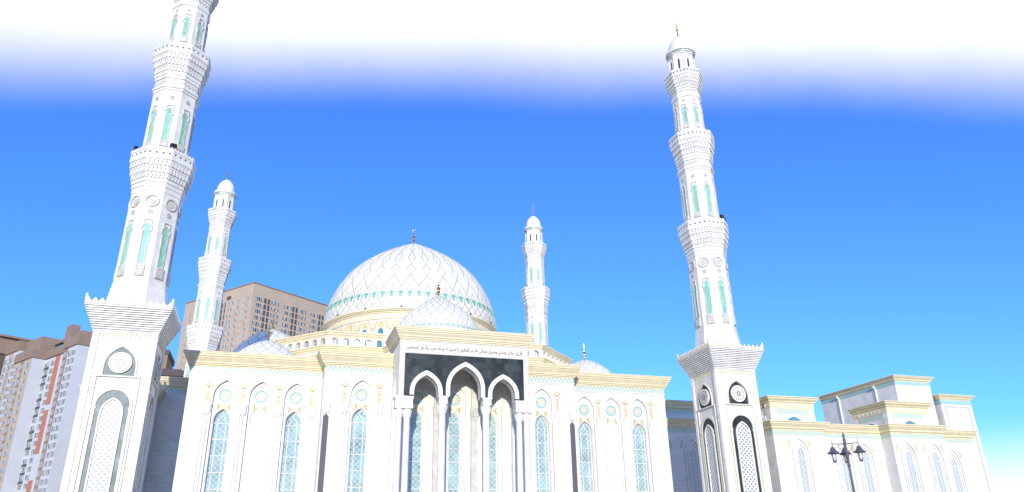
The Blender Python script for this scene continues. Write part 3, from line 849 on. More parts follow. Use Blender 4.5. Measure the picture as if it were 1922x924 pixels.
# wall inside the porch
Fb = FF(81.8)
wl = MB(); tr = MB(); go = MB()
bx = [-4.28, 0, 4.28]; mids = [-7.2, -2.14, 2.14, 7.2]
for i, cx in enumerate(bx):
    wl.panel(Fb, mids[i], mids[i + 1], 0, 22, arch(cx, 1.2, 17.9, 19.73, 10), .9, 0, .3)
    wl.panel(Fb, cx - 1.25, cx + 1.25, .85, 20, arch(cx, .68, 15.5, 16.55), 5.2, -.3, .25)
    window(Fb, cx, .68, 15.5, 16.55, 5.2, -.52, M['cyan_glass'], inner=False, trans=1.42, first=15.45)
    tr.ribbon(Fb, [(cx - .98, 6)] + arch(cx, .98, 17.7, 19.28, 10) + [(cx + .98, 6)], .07, -.3, -.24)
    tr.ribbon(Fb, [(cx - 1.42, 17.1)] + arch(cx, 1.42, 18.0, 20.0, 10) + [(cx + 1.42, 17.1)], .07, 0, .05)
    tr.ribbon(Fb, [(cx - .74, 5.2)] + arch(cx, .74, 15.5, 16.68) + [(cx + .74, 5.2)], .07, -.3, -.24)
    medallion(Fb, cx, 18.06, -.3)
    go = MB(); xorn(go, Fb, cx, -.3); go.build('gold_ornament', M['gold'], root)
for u in (-2.14, 2.14):
    capital_block(tr, Fb, u, .46, 16.1, 17.0, .3); tr.fbox(Fb, u - .36, u + .36, 0, .42, 0, 16.1)
    tr.fbox(Fb, u - .3, u + .3, 0, .3, 17.0, 21.9)
wl.build('porch_back_wall', M['marble'], root); tr.build('moulding', M['shadetrim'], root)
l = MB(); l.loft([(.5, 21.45), (.62, 21.6), (.62, 21.86)], 0, wy(80), 20, capbot=True); l.build('ceiling_lamp', M['relief'], root)

# inscription: shaped by hand into presentation forms, right to left
FORMS = {'\u0627': '\ufe8d\ufe8e', '\u0623': '\ufe83\ufe84', '\u0625': '\ufe87\ufe88', '\u0628': '\ufe8f\ufe90\ufe91\ufe92', '\u062a': '\ufe95\ufe96\ufe97\ufe98', '\u062d': '\ufea1\ufea2\ufea3\ufea4',
         '\u0630': '\ufeab\ufeac', '\u0631': '\ufead\ufeae', '\u0633': '\ufeb1\ufeb2\ufeb3\ufeb4', '\u0634': '\ufeb5\ufeb6\ufeb7\ufeb8', '\u0635': '\ufeb9\ufeba\ufebb\ufebc', '\u0639': '\ufec9\ufeca\ufecb\ufecc',
         '\u0642': '\ufed5\ufed6\ufed7\ufed8', '\u0643': '\ufed9\ufeda\ufedb\ufedc', '\u0644': '\ufedd\ufede\ufedf\ufee0', '\u0645': '\ufee1\ufee2\ufee3\ufee4', '\u0646': '\ufee5\ufee6\ufee7\ufee8',
         '\u0647': '\ufee9\ufeea\ufeeb\ufeec', '\u0648': '\ufeed\ufeee', '\u064a': '\ufef1\ufef2\ufef3\ufef4'}
TXT = '\u0642\u0644 \u0625\u0646 \u0635\u0644\u0627\u062a\u064a \u0648\u0646\u0633\u0643\u064a \u0648\u0645\u062d\u064a\u0627\u064a \u0648\u0645\u0645\u0627\u062a\u064a \u0644\u0644\u0647 \u0631\u0628 \u0627\u0644\u0639\u0627\u0644\u0645\u064a\u0646 \u0644\u0627 \u0634\u0631\u064a\u0643 \u0644\u0647 \u0648\u0628\u0630\u0644\u0643 \u0623\u0645\u0631\u062a \u0648\u0623\u0646\u0627 \u0623\u0648\u0644 \u0627\u0644\u0645\u0633\u0644\u0645\u064a\u0646'
def shape(word):
    out = []; i = 0; joined = False
    while i < len(word):
        ch = word[i]
        if ch == '\u0644' and i + 1 < len(word) and word[i + 1] == '\u0627':
            out.append('\ufefc' if joined else '\ufefb'); joined = False; i += 2; continue
        fs = FORMS[ch]; nxt = i + 1 < len(word) and len(fs) == 4
        out.append(fs[(3 if joined else 2) if nxt else (1 if joined else 0)])
        joined = nxt; i += 1
    return ''.join(out)
vis = ' '.join(shape(x) for x in TXT.split(' '))[::-1]
fc = bpy.data.curves.new('inscription', 'FONT'); fc.body = vis; fc.size = 1; fc.extrude = .02; fc.offset = .012; fc.resolution_u = 3
fo = bpy.data.objects.new('inscription_source', fc); COL.objects.link(fo)
bpy.context.view_layer.update()
me = bpy.data.meshes.new_from_object(fo.evaluated_get(bpy.context.evaluated_depsgraph_get()))
bpy.data.objects.remove(fo)
xs = [v.co.x for v in me.vertices]; ys = [v.co.y for v in me.vertices]
sx = 13.1 / (max(xs) - min(xs)); sy = .78 / (max(ys) - min(ys))
for v in me.vertices:
    x, y, z = v.co
    v.co = ((x - min(xs)) * sx - 6.55, wy(77.15) - .04 - z, 22.14 + (y - min(ys)) * sy)
me.materials.clear(); me.materials.append(M['ink'])
io = bpy.data.objects.new('inscription', me); COL.objects.link(io); io.parent = root

# ---------------- roof arcade (chamfered square of open arches)
OCT = [(-14, 90.95), (14, 90.95), (20.8, 97.6), (20.8, 128.4), (14, 135.1), (-14, 135.1), (-20.8, 128.4), (-20.8, 97.6)]
ow = MB(); oc = MB(); ot = MB()
def seg(p, q):
    p = Vector((p[0], wy(p[1]), 0)); q = Vector((q[0], wy(q[1]), 0)); d = (q - p)
    return Fr(p, d, (d.y, -d.x, 0)), d.length
segs = []
for i in range(8):
    if i == 0:
        segs += [((-14, 90.95), (-6.9, 90.95)), ((6.9, 90.95), (14, 90.95))]
    else:
        segs.append((OCT[i], OCT[(i + 1) % 8]))
for p, q in segs:
    F, Ls = seg(p, q)
    n = max(1, round((Ls - .0) / 1.36)) if Ls > 8 else 5
    st_ = (Ls - .25) / n
    for k in range(n):
        a0 = .12 + k * st_ if k else 0; a1 = .12 + (k + 1) * st_ if k < n - 1 else Ls
        cu = .12 + (k + .5) * st_
        A = arch(cu, .40, 26.42, 26.86, 5, .55, .75)
        ow.panel(F, a0, a1, 25.8, 27.0, A, 25.87, 0, .5)
        ow.panel(F, a0, a1, 25.8, 27.0, A, 25.87, -.5, .001)
        ot.ribbon(F, [(cu - .46, 25.87)] + arch(cu, .46, 26.42, 26.94, 5, .55, .75) + [(cu + .46, 25.87)], .1, 0, .05)
    ow.fbox(F, 0, Ls, -.5, 0, 21.5, 25.82)
ow.build('arcade', M['trim'], root)
ot.build('arch_trim', M['cream2'], root)
loopL = [(-6.9, 90.95), (-14, 90.95), (-20.8, 97.6), (-20.8, 128.4), (-14, 135.1), (14, 135.1), (20.8, 128.4), (20.8, 97.6), (14, 90.95), (6.9, 90.95)]
loopL = [(x, wy(y)) for x, y in loopL][::-1]
loopL = loopL[::-1]
c = MB()
C3 = [(-.62, 26.98), (0, 26.98), (.08, 27.02), (.10, 27.14), (.22, 27.24), (.24, 27.40), (.36, 27.48), (.38, 27.66), (-.62, 27.68)]
C4 = [(-.05, 25.22), (.12, 25.24), (.14, 25.36), (.30, 25.48), (.32, 25.62), (.46, 25.70), (.46, 25.86), (-.05, 25.88)]
C5 = [(0, 24.2), (.5, 24.22), (.55, 24.35), (.75, 24.45), (.8, 24.6), (0, 25.0)]
flip = loopL[::-1]
c.sweep(C3, flip); c.sweep(C4, flip); c.sweep(C5, flip)
c.build('arcade_cornice', M['cream'], root)
c = MB(); c.add([(x, wy(y), 25.3) for x, y in OCT], [[0, 1, 2, 3, 4, 5, 6, 7]]); c.build('terrace_roof', M['trim'], root)

# ---------------- drums and domes
def interp(prof, z):
    for (r0, z0), (r1, z1) in zip(prof, prof[1:]):
        if z0 <= z <= z1: return r0 + (r1 - r0) * (z - z0) / (z1 - z0)
    return prof[-1][0]
def smoothprof(pr, n=6):
    out = []
    for i in range(len(pr) - 1):
        p0 = pr[max(0, i - 1)]; p1 = pr[i]; p2 = pr[i + 1]; p3 = pr[min(len(pr) - 1, i + 2)]
        for k in range(n):
            t = k / n
            f = lambda a, b, c_, d: .5 * (2 * b + (c_ - a) * t + (2 * a - 5 * b + 4 * c_ - d) * t * t + (3 * b - a - 3 * c_ + d) * t ** 3)
            out.append((max(.01, f(p0[0], p1[0], p2[0], p3[0])), f(p0[1], p1[1], p2[1], p3[1])))
    return out + [pr[-1]]
def ribbon3(mb, prof, cx, cy, pts, width, e=.05):
    """raised strip on a surface of revolution: pts = [(theta, z)]"""
    P = []
    fine = []
    for (t0, z0), (t1, z1) in zip(pts, pts[1:]):
        n = max(1, int(abs(z1 - z0) / .6) + int(abs(t1 - t0) / .12))
        for k in range(n): fine.append((t0 + (t1 - t0) * k / n, z0 + (z1 - z0) * k / n))
    fine.append(pts[-1])
    for t, z in fine:
        r = interp(prof, z); dr = (interp(prof, z + .1) - interp(prof, z - .1)) / .2
        nv = Vector((math.sin(t), -math.cos(t), -dr)).normalized()
        P.append((Vector((cx + r * math.sin(t), cy - r * math.cos(t), z)), nv))
    V = []; n = len(P)
    for i in range(n):
        a = P[max(0, i - 1)][0]; b_ = P[min(n - 1, i + 1)][0]
        tg = (b_ - a).normalized(); sd_ = P[i][1].cross(tg).normalized() * width / 2
        p, nv = P[i]
        V += [p + sd_ + nv * e, p - sd_ + nv * e, p + sd_ * 1.3 - nv * .03, p - sd_ * 1.3 - nv * .03]
    fs = []
    for i in range(n - 1):
        a = 4 * i; b_ = 4 * (i + 1)
        fs += [[a, b_, b_ + 1, a + 1], [a + 2, b_ + 2, b_, a], [a + 1, b_ + 1, b_ + 3, a + 3]]
    mb.add(V, fs)
DP = smoothprof([(13.6, 34.35), (13.62, 35.2), (13.3, 37), (12.5, 39.5), (11.15, 42), (9.5, 44), (7.8, 45.5), (5.6, 47), (3.3, 48.35), (1.5, 49.3), (.02, 50.0)])
dm = MB(); dm.loft(DP, 0, wy(113), 96, captop=False)
dome = dm.build('main_dome', M['dome'], root, smooth=True)
lt = MB(); tp = 2 * PI / 32; cyD = wy(113)
th0 = -R(11.1)
for k in range(32):
    t = th0 + k * tp
    RB = lambda pts, wd=.11: ribbon3(lt, DP, 0, cyD, pts, wd)
    RB([(t, 45.2), (t - R(3.0), 43.55), (t, 42.0), (t + R(3.0), 43.55), (t, 45.2)])
    RB([(t, 42.0), (t - R(3.1), 41.0), (t, 39.95), (t + R(3.1), 41.0), (t, 42.0)])
    RB([(t, 39.95), (t - tp / 2, 37.85)]); RB([(t, 39.95), (t + tp / 2, 37.85)])
    RB([(t, 45.2), (t + tp * .25, 46.3), (t, 47.2), (t - tp * .25, 46.3), (t, 45.2)], .09)
    RB([(t, 47.2), (t, 48.2)], .09)
    for h in (0, .5):
        u = t + h * tp; q = tp / 4
        zt = 38.15 if h == 0 else 37.85
        RB([(u, zt), (u - q * .55, 37.35), (u - q * .85, 36.75), (u - q * .85, 35.75), (u - q * .3, 35.3), (u + q * .5, 34.7), (u + q, 34.4)], .09)
        RB([(u, zt), (u + q * .55, 37.35), (u + q * .85, 36.75), (u + q * .85, 35.75), (u + q * .3, 35.3), (u - q * .5, 34.7), (u - q, 34.4)], .09)
lt.build('lattice', M['olive'], dome)
mo = MB()
for k in range(64):
    t = th0 + k * tp / 2; s = R(1.1)
    if 110 < math.degrees(t) % 360 < 250: continue
    mo = MB()
    for sg in (-1, 1):
        ribbon3(mo, DP, 0, cyD, [(t, 36.75), (t + sg * s, 36.95), (t + sg * s * 1.3, 36.7), (t + sg * s * .6, 36.6)], .1, .06)
        ribbon3(mo, DP, 0, cyD, [(t, 36.55), (t + sg * s * .8, 36.35), (t, 36.12)], .1, .06)
    ribbon3(mo, DP, 0, cyD, [(t, 36.5), (t, 37.15)], .12, .06)
    mo.build('leaf_motif', M['teal'], dome)
f = MB(); finial(f, 0, cyD, 49.85, 52.7, 1.5, crescent=True); f.build('finial', M['brass'], dome)
# floodlight studs round the base of the main dome
fl = MB()
for k in range(16):
    t = 2 * PI * (k + .3) / 16
    x, y = 13.75 * math.sin(t), cyD - 13.75 * math.cos(t)
    fl.box(x - .12, x + .12, y - .12, y + .12, 34.38, 34.6)
fl.build('dome_lights', M['iron'], dome)

dr = MB()
dr.mat(0).loft([(13.0, 25.2), (13.0, 32.9)], 0, cyD, 96, captop=False)
dr.mat(1).loft([(13.0, 32.9), (13.1, 32.95), (13.16, 33.0), (13.2, 33.75), (13.35, 33.8), (13.35, 33.92), (13.5, 33.98), (13.6, 34.05), (13.62, 34.12), (13.78, 34.18), (13.8, 34.38), (13.5, 34.42)], 0, cyD, 96)
drum = dr.build('drum', [M['trim'], M['cream2']], root)
DC = [(13.02, 25), (13.02, 34)]
wv = MB(); pn = MB()
for k in range(32):
    t = th0 + (k + .5) * tp + R(-.6)
    F = Fr((13.0 * math.sin(t), cyD - 13.0 * math.cos(t), 0), (math.cos(t), math.sin(t), 0), (math.sin(t), -math.cos(t), 0))
    if 80 < math.degrees(t) % 360 < 280: continue
    x = MB(); x.prism(F, [(-.42, 28.5)] + arch(0, .42, 31.0, 31.65, 5) + [(.42, 28.5)], -.05, .05)
    x.build('window', M['blue_glass'], drum)
    pn.ribbon(F, [(-.5, 28.5)] + arch(0, .5, 31.0, 31.78, 5) + [(.5, 28.5)], .1, -.05, .1)
    wv.prism(F, [(-.36, 31.6), (0, 31.95), (.36, 31.6), (.36, 32.35), (.22, 32.65), (-.22, 32.65), (-.36, 32.35)], -.02, .04)
    pn.ribbon(F, [(0, 32.05), (.12, 32.22), (0, 32.4), (-.12, 32.22)], .05, .04, .07, True)
    q = tp / 2
    for sg in (-1, 1):
        ribbon3(wv, DC, 0, cyD, [(t + sg * q * .42, 32.75), (t + sg * q * .62, 32.3), (t + sg * q * .72, 31.75), (t + sg * q * .95, 31.35), (t + sg * q, 31.3)], .16, .07)
    F2 = Fr((13.0 * math.sin(t + q), cyD - 13.0 * math.cos(t + q), 0), (math.cos(t + q), math.sin(t + q), 0), (math.sin(t + q), -math.cos(t + q), 0))
    wv.prism(F2, [(0, 31.6), (.14, 31.85), (0, 32.05), (-.14, 31.85)], -.02, .04)
    wv.prism(F2, [(-.12, 32.15), (0, 32.7), (.12, 32.15)], -.02, .04)
wv.build('gold_ornament', M['gold'], drum); pn.build('moulding', M['trim'], drum)

# dome over the porch
PP = smoothprof([(5.45, 25.9), (5.75, 27.0), (5.7, 28.0), (5.2, 29.4), (4.35, 30.7), (3.3, 31.7), (2.1, 32.6), (1.0, 33.35), (.02, 34.0)])
cyP = wy(92.2)
dm = MB(); dm.loft(PP, 0, cyP, 64, captop=False)
pd = dm.build('porch_dome', M['dome'], root, smooth=True)
lt = MB(); mo = MB()
n = 24
for k in range(n):
    t = 2 * PI * k / n; q = 2 * PI / n
    for sg in (-1, 1):
        ribbon3(lt, PP, 0, cyP, [(t, 28.9), (t + sg * q * .5, 29.75), (t + sg * q, 30.55), (t + sg * q * 1.5, 31.3), (t + sg * q * 2, 32.0), (t + sg * q * 2.5, 32.6), (t + sg * q * 3, 33.1), (t + sg * q * 3.4, 33.5)], .06, .03)
    for h in (0, .5):
        u = t + h * q
        for sg in (-1, 1):
            ribbon3(lt, PP, 0, cyP, [(u, 28.95), (u + sg * q * .18, 28.5), (u + sg * q * .25, 27.9), (u + sg * q * .25, 27.2)], .06, .03)
            if sg < 0: mo = MB()
            ribbon3(mo, PP, 0, cyP, [(u, 28.3), (u + sg * q * .1, 28.4), (u + sg * q * .1, 28.15), (u, 28.0)], .07, .04)
        if not 110 < math.degrees(u) % 360 < 250: mo.build('leaf_motif', M['teal'], pd)
lt.build('lattice', M['olive'], pd)
f = MB(); finial(f, 0, cyP, 33.85, 36.2, 1.3); f.build('finial', M['brass'], pd)
d = MB()
d.mat(0).loft([(7.1, 21.6), (7.1, 25.2)], 0, cyP, 64, captop=False)
d.mat(1).loft([(7.1, 25.2), (7.25, 25.24), (7.28, 25.36), (7.42, 25.46), (7.44, 25.6), (7.62, 25.7), (7.62, 25.9), (5.3, 25.95)], 0, cyP, 64)
d.build('porch_dome_drum', [M['trim'], M['cream2']], root)

# four corner domes and their low drums
def corner_dome(x, y, apex, r, base):
    h = apex - base
    pr = smoothprof([(r * .96, base), (r, base + h * .12), (r * .985, base + h * .25), (r * .88, base + h * .45), (r * .70, base + h * .64), (r * .48, base + h * .79), (r * .24, base + h * .91), (.02, apex)])
    dm = MB(); dm.loft(pr, x, y, 56, captop=False)
    o = dm.build('corner_dome', M['dome'], root, smooth=True)
    lt = MB(); n = 16
    for k in range(n):
        t = 2 * PI * k / n; q = 2 * PI / n
        for sg in (-1, 1):
            ribbon3(lt, pr, x, y, [(t + sg * q * 3.5 * j / 8, base + h * (.02 + .93 * j / 8)) for j in range(9)], .07, .03)
    lt.build('lattice', M['olive'], o)
    f = MB(); finial(f, x, y, apex - .1, apex + 2.2, 1.1); f.build('finial', M['brass'], o)
    d = MB(); d.loft([(r * 1.06, 21.6), (r * 1.06, base - .5), (r * 1.12, base - .4), (r * 1.12, base)], x, y, 48); d.build('corner_drum', M['trim'], root)
for sg in (-1, 1):
    corner_dome(sg * 21.0, wy(92.9), 26.6, 4.4, 21.9)
    corner_dome(sg * 21.0, wy(118.8), 35.4, 5.9, 28.4)
    corner_dome(sg * 21.0, wy(133.5), 26.6, 4.4, 21.9)

# ================================================================== SIDE BUILDINGS (right)
def block(root_, x0, x1, y0, y1, z0, zt, ch=1.3, out=.8, band=.5, wallm=None, corm=None, bandm=None, nm='wall'):
    """one volume with a cream cornice and a tile band under it"""
    o = root_.location
    X = lambda x: x - o.x
    Y = lambda y: y - o.y
    b = MB(); b.box(X(x0), X(x1), Y(y0), Y(y1), z0, zt - .1)
    b.build(nm, wallm or M['marble'], root_)
    zc = zt - ch
    pr = [(0, zc), (.1 * out, zc + .02), (.12 * out, zc + .12 * ch), (.35 * out, zc + .22 * ch), (.38 * out, zc + .4 * ch), (.72 * out, zc + .66 * ch), (.8 * out, zc + .72 * ch), (.82 * out, zc + .84 * ch), (out, zc + .88 * ch), (out, zt), (0, zt + .02)]
    P = [(X(x0), Y(y1)), (X(x0), Y(y0)), (X(x1), Y(y0)), (X(x1), Y(y1)), (X(x0), Y(y1))]
    c = MB(); c.sweep(pr, P); c.box(X(x0) - .0, X(x1), Y(y0), Y(y1), zt - .09, zt + .0); c.build('cornice', corm or M['cream'], root_)
    c = MB(); c.sweep([(0, zc - band - .05), (.03, zc - band - .05), (.03, zc - .05), (0, zc - .05)], P); c.build('tile_band', bandm or M['mintband'], root_)

def niche_window(root_, x, y, za, hw=.55, zb=7.0, big=True):
    o = root_.location; F = Fr((x - o.x, y - o.y, 0), (1, 0, 0), (0, -1, 0))
    g_ = MB(); g_.prism(F, [(-hw, zb)] + arch(0, hw, za - 1.0, za) + [(hw, zb)], .0, .03)
    wv = g_.build('window', M['paleglass'], root_)
    f = MB()
    f.ribbon(F, [(-hw - .05, zb)] + arch(0, hw + .05, za - 1.0, za + .1) + [(hw + .05, zb)], .14, 0, .1)
    f.ribbon(F, [(-hw - .35, zb)] + arch(0, hw + .35, za - 1.0, za + .7) + [(hw + .35, zb)], .1, 0, .16)
    f.ribbon(F, [(-hw - .75, zb)] + arch(0, hw + .75, za - 1.0, za + 1.25) + [(hw + .75, zb)], .12, 0, .22)
    f.fbox(F, -.04, .04, .03, .08, zb, za - .3); f.fbox(F, -hw, hw, .03, .08, za - 1.35, za - 1.27)
    f.build('frame', M['trim'], wv)
    og = MB()
    for sg in (-1, 1):
        for k in range(3):
            u = sg * (hw + .95 + .12 * k); z = za + .9 - .35 * k
            og.ribbon(F, [(u, z - .2), (u + .16, z), (u, z + .2), (u - .16, z)], .05, 0, .04, True)
    og.build('gold_ornament', M['gold'], wv)

sg_ = empty('side_gallery', (63, 84.4, 0))
tag(sg_, 'long low white annexe with cream cornices running right from behind the right minaret', 'building')
block(sg_, 47.95, 62.5, 98.0, 125, 0, 22.4, 1.3, .85, .5)
block(sg_, 49.2, 63.19, 95.6, 97.99, 0, 19.3, 1.3, .8, .5)
block(sg_, 63.2, 71.4, 84.5, 104, 0, 17.5, 1.2, .7, .5)
block(sg_, 71.41, 82.3, 86.1, 104, 0, 17.6, 1.25, .7, .5)
block(sg_, 82.31, 91.6, 84.2, 104, 0, 17.6, 1.25, .7, .5)
block(sg_, 91.61, 100.4, 87.2, 104, 0, 17.6, 1.25, .7, .5)
for x, y, z in ((52.4, 95.6, 15.2), (57.5, 95.6, 15.2), (67.05, 84.5, 14.05), (75.28, 86.1, 13.9), (78.9, 86.1, 13.9), (89.3, 84.2, 13.9), (84.6, 84.2, 13.9), (95.6, 87.2, 13.6)):
    niche_window(sg_, x, y, z)
def kiosk(x0, x1, y0, y1, lab):
    k = empty('attic_pavilion', ((x0 + x1) / 2, (y0 + y1) / 2, 17.4))
    tag(k, lab, 'pavilion', 'cream topped attic pavilions on the annexe roof')
    cx, cy = (x0 + x1) / 2, (y0 + y1) / 2
    hx, hy = (x1 - x0) / 2, (y1 - y0) / 2
    b = MB(); b.box(-hx, hx, -hy, hy, .0, 3.0); b.build('wall', M['trim'], k)
    P = [(-hx, hy), (-hx, -hy), (hx, -hy), (hx, hy), (-hx, hy)]
    c = MB()
    c.sweep([(0, 1.85), (.05, 1.86), (.1, 2.65), (.25, 2.7), (.3, 2.85), (.55, 3.05), (.6, 3.15), (.62, 3.25), (.75, 3.3), (.75, 3.42), (0, 3.44)], P); c.build('cornice', M['cream'], k)
    tb = MB(); rg = MB(); sh = MB()
    for F, h in ((Fr((0, -hy, 0), (1, 0, 0), (0, -1, 0)), hx), (Fr((-hx, 0, 0), (0, -1, 0), (-1, 0, 0)), hy), (Fr((hx, 0, 0), (0, 1, 0), (1, 0, 0)), hy)):
        h2 = h - .95
        tb.fbox(F, -h2, h2, 0, .04, 1.15, 1.8)
        for j in range(6):
            u = -h2 * .82 + 2 * h2 * .82 * j / 5
            rg.ribbon(F, circ(u, 2.3, .2, 14), .09, .06, .13, True)
        sh.prism(F, [(-h2 * .5 + 2 * h2 * .5 * j / 12, .12 + .62 * math.sin(PI * j / 12)) for j in range(13)], 0, .03)
        rg.ribbon(F, [(-h2 * .55 + 2 * h2 * .55 * j / 12, .12 + .72 * math.sin(PI * j / 12)) for j in range(13)], .12, 0, .12)
        for s_ in (-1, 1):
            rg.fbox(F, min(s_ * h, s_ * (h - .8)), max(s_ * h, s_ * (h - .8)), 0, .08, 0, 1.0); rg.fbox(F, min(s_ * h, s_ * (h - .8)), max(s_ * h, s_ * (h - .8)), 0, .05, 1.03, 1.82)
    tb.build('tile_band', M['mintband'], k); rg.build('ring_ornament', M['trim'], k); sh.build('lunette', M['blue_glass'], k)
    k.location = (cx, cy, 17.5)
kiosk(63.9, 70.9, 85.2, 87.8, 'cream topped attic pavilion with ring ornaments, just right of the right minaret')
kiosk(83.1, 90.4, 84.8, 91.6, 'cream topped attic pavilion with ring ornaments in front of the big hall, far right')

hl = empty('hall_building', (93, 97, 0))
tag(hl, 'tall plain white hall with cream eaves and two drainpipes on its shaded left side', 'building')
block(hl, 89.8, 96.5, 88.9, 105.6, 0, 25.9, .8, .65, .5, bandm=M['tealband'], wallm=M['trim'])
pp = [101.2, 92.9]
for y in pp:
    d = MB(); d.cyl((-3.32, y - 97, 2), (-3.32, y - 97, 24.6), .12, .12, 8); d.cyl((-3.32, y - 97, 24.6), (-3.7, y - 97, 25.1), .13, .2, 8)
    d.build('drainpipe', M['trim'], hl)
bt = empty('corner_tower_building', (100.4, 92, 0))
tag(bt, 'white corner block with teal band and one keel arched niche, rightmost building', 'building')
block(bt, 97.2, 103.2, 88.3, 95.2, 0, 23.2, .75, .6, .65, bandm=M['tealband'], wallm=M['trim'])
F = Fr((100.2 - 100.4, 88.3 - 92, 0), (1, 0, 0), (0, -1, 0))
o = MB()
o.ribbon(F, [(-2.3, 2), (-2.3, 21.4), (2.3, 21.4), (2.3, 2)], .28, 0, .05)
o.build('border', M['relief'], bt)
o = MB()
o.ribbon(F, [(-1.75, 2), (-1.75, 20.9), (1.75, 20.9), (1.75, 2)], .1, 0, .07)
o.ribbon(F, [(-1.15, 2)] + arch(0, 1.15, 18.6, 20.4) + [(1.15, 2)], .1, 0, .14)
o.ribbon(F, [(-.75, 2)] + arch(0, .75, 18.6, 19.9) + [(.75, 2)], .07, 0, .1)
o.ribbon(F, circ(0, 18.9, .42, 16), .08, 0, .08, True); o.disc(F, 0, 18.9, .2, 0, .08, 10)
o.build('niche_moulding', M['trim'], bt)

lg = empty('left_annexe', (-20, 92, 0))
tag(lg, 'low white annexe wing with cream cornice behind the large left minaret', 'building')
block(lg, -21, -9.12, 98.0, 125, 0, 22.4, 1.3, .85, .5)
block(lg, -21, -13.3, 95.4, 97.99, 0, 20.5, 1.2, .6, .5)

# ================================================================== APARTMENT BLOCKS
def win_mesh(wd, ht, left_curtain=False):
    b = MB()
    F = Fr((0, 0, 0), (1, 0, 0), (0, -1, 0))
    b.mat(0); b.fbox(F, -wd / 2, wd / 2, 0, .06, 0, ht)
    b.mat(1)
    t = .09
    b.fbox(F, -wd / 2, wd / 2, .06, .16, 0, t); b.fbox(F, -wd / 2, wd / 2, .06, .16, ht - t, ht)
    b.fbox(F, -wd / 2, -wd / 2 + t, .06, .16, t, ht - t); b.fbox(F, wd / 2 - t, wd / 2, .06, .16, t, ht - t)
    b.fbox(F, -.05, .05, .06, .14, t, ht - t)
    b.mat(2)
    b.fbox(F, -wd / 2 + t, -.05, .061, .10, t, ht * .8) if left_curtain else b.fbox(F, .05, wd / 2 - t, .061, .09, ht * .25, ht - t)  # flag picks which half of the window carries the curtain
    return b
M['curtain'] = mat('pale_curtain', (.36, .37, .31), .7)
WM = {}
def wmesh(key):
    if key not in WM:
        wd, ht, l = key
        b = win_mesh(wd, ht, l)
        o = b.build('window', [M['pane'], M['winframe'], M['curtain']])
        WM[key] = o.data
        bpy.data.objects.remove(o)
    return WM[key]
class Apt:
    def __init__(s, name, label, loc, group='apartment towers in the distance'):
        s.root = empty(name, loc); tag(s.root, label, 'apartment building', group)
        s.wins = []; s.slots = s; s.sl = []
    def fbox(s, *a): s.sl.append(a)
    def add_window(s, p, ang, wd=1.5, ht=1.6):
        s.wins.append((Vector(p), ang, wd, ht))
    def finish(s):
        o = s.root.location
        s.wins.sort(key=lambda q: (-(q[0].z) + (q[0].x ** 2 + q[0].y ** 2) ** .5 * .05))
        for p, a, wd, ht in s.wins[:100]:
            x = bpy.data.objects.new('window', wmesh((wd, ht, rnd.random() < .5))); COL.objects.link(x)
            x.parent = s.root; x.location = p - o; x.rotation_euler = (0, 0, a)
        if len(s.wins) > 100:
            acc = MB()
            for p, a, wd, ht in s.wins[100:]:
                me = wmesh((wd, ht, rnd.random() < .5)); Rm = Matrix.Rotation(a, 3, 'Z'); base = len(acc.v)
                acc.v += [tuple(Rm @ v.co + (p - o)) for v in me.vertices]
                for pl in me.polygons: acc.f.append([base + i for i in pl.vertices]); acc.mi.append(pl.material_index)
            tag(acc.build('windows', [M['pane'], M['winframe'], M['curtain']], s.root), kind='stuff')
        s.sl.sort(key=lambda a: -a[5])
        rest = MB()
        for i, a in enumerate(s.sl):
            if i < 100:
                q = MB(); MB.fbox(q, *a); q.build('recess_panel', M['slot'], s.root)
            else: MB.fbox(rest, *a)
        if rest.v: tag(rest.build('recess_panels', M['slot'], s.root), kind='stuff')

# beige tower
ap = Apt('apartment_tower', 'tall beige apartment tower behind the left wing, between rear minaret and dome', (-14.1, 324.2, 0))
Lv = Vector((-.63, .777, 0)).normalized(); Rv = Vector((.777, .63, 0))
Rv = Vector((.80, .60, 0)).normalized()
near = Vector((-14.1, 324.2, 0))
HT = 114.0
loc = Vector((0, 0, 0))
P = [loc, loc + Rv * 62, loc + Rv * 62 + Lv * 49, loc + Lv * 49]
b = MB(); b.add([tuple(p) for p in P] + [tuple(p + Vector((0, 0, HT))) for p in P], [[0, 1, 5, 4], [1, 2, 6, 5], [2, 3, 7, 6], [3, 0, 4, 7], [4, 5, 6, 7]])
b.build('wall', M['beige'], ap.root)
b = MB()
b.sweep([(0, HT - .1), (.25, HT - .1), (.25, HT + .5), (-.4, HT + .5), (-.4, HT)], [(P[3].x, P[3].y), (0, 0), (P[1].x, P[1].y)])
b.build('parapet', M['brown'], ap.root)
nR = Vector((Rv.y, -Rv.x, 0)); nL = Vector((-Lv.y, Lv.x, 0))
if nL.y > 0: nL = -nL
FR = Fr((0, 0, 0), Rv, nR); FL = Fr((0, 0, 0), Lv, nL)
angR = math.atan2(Rv.y, Rv.x); angL = math.atan2(-Lv.y, -Lv.x)
row = 2.82
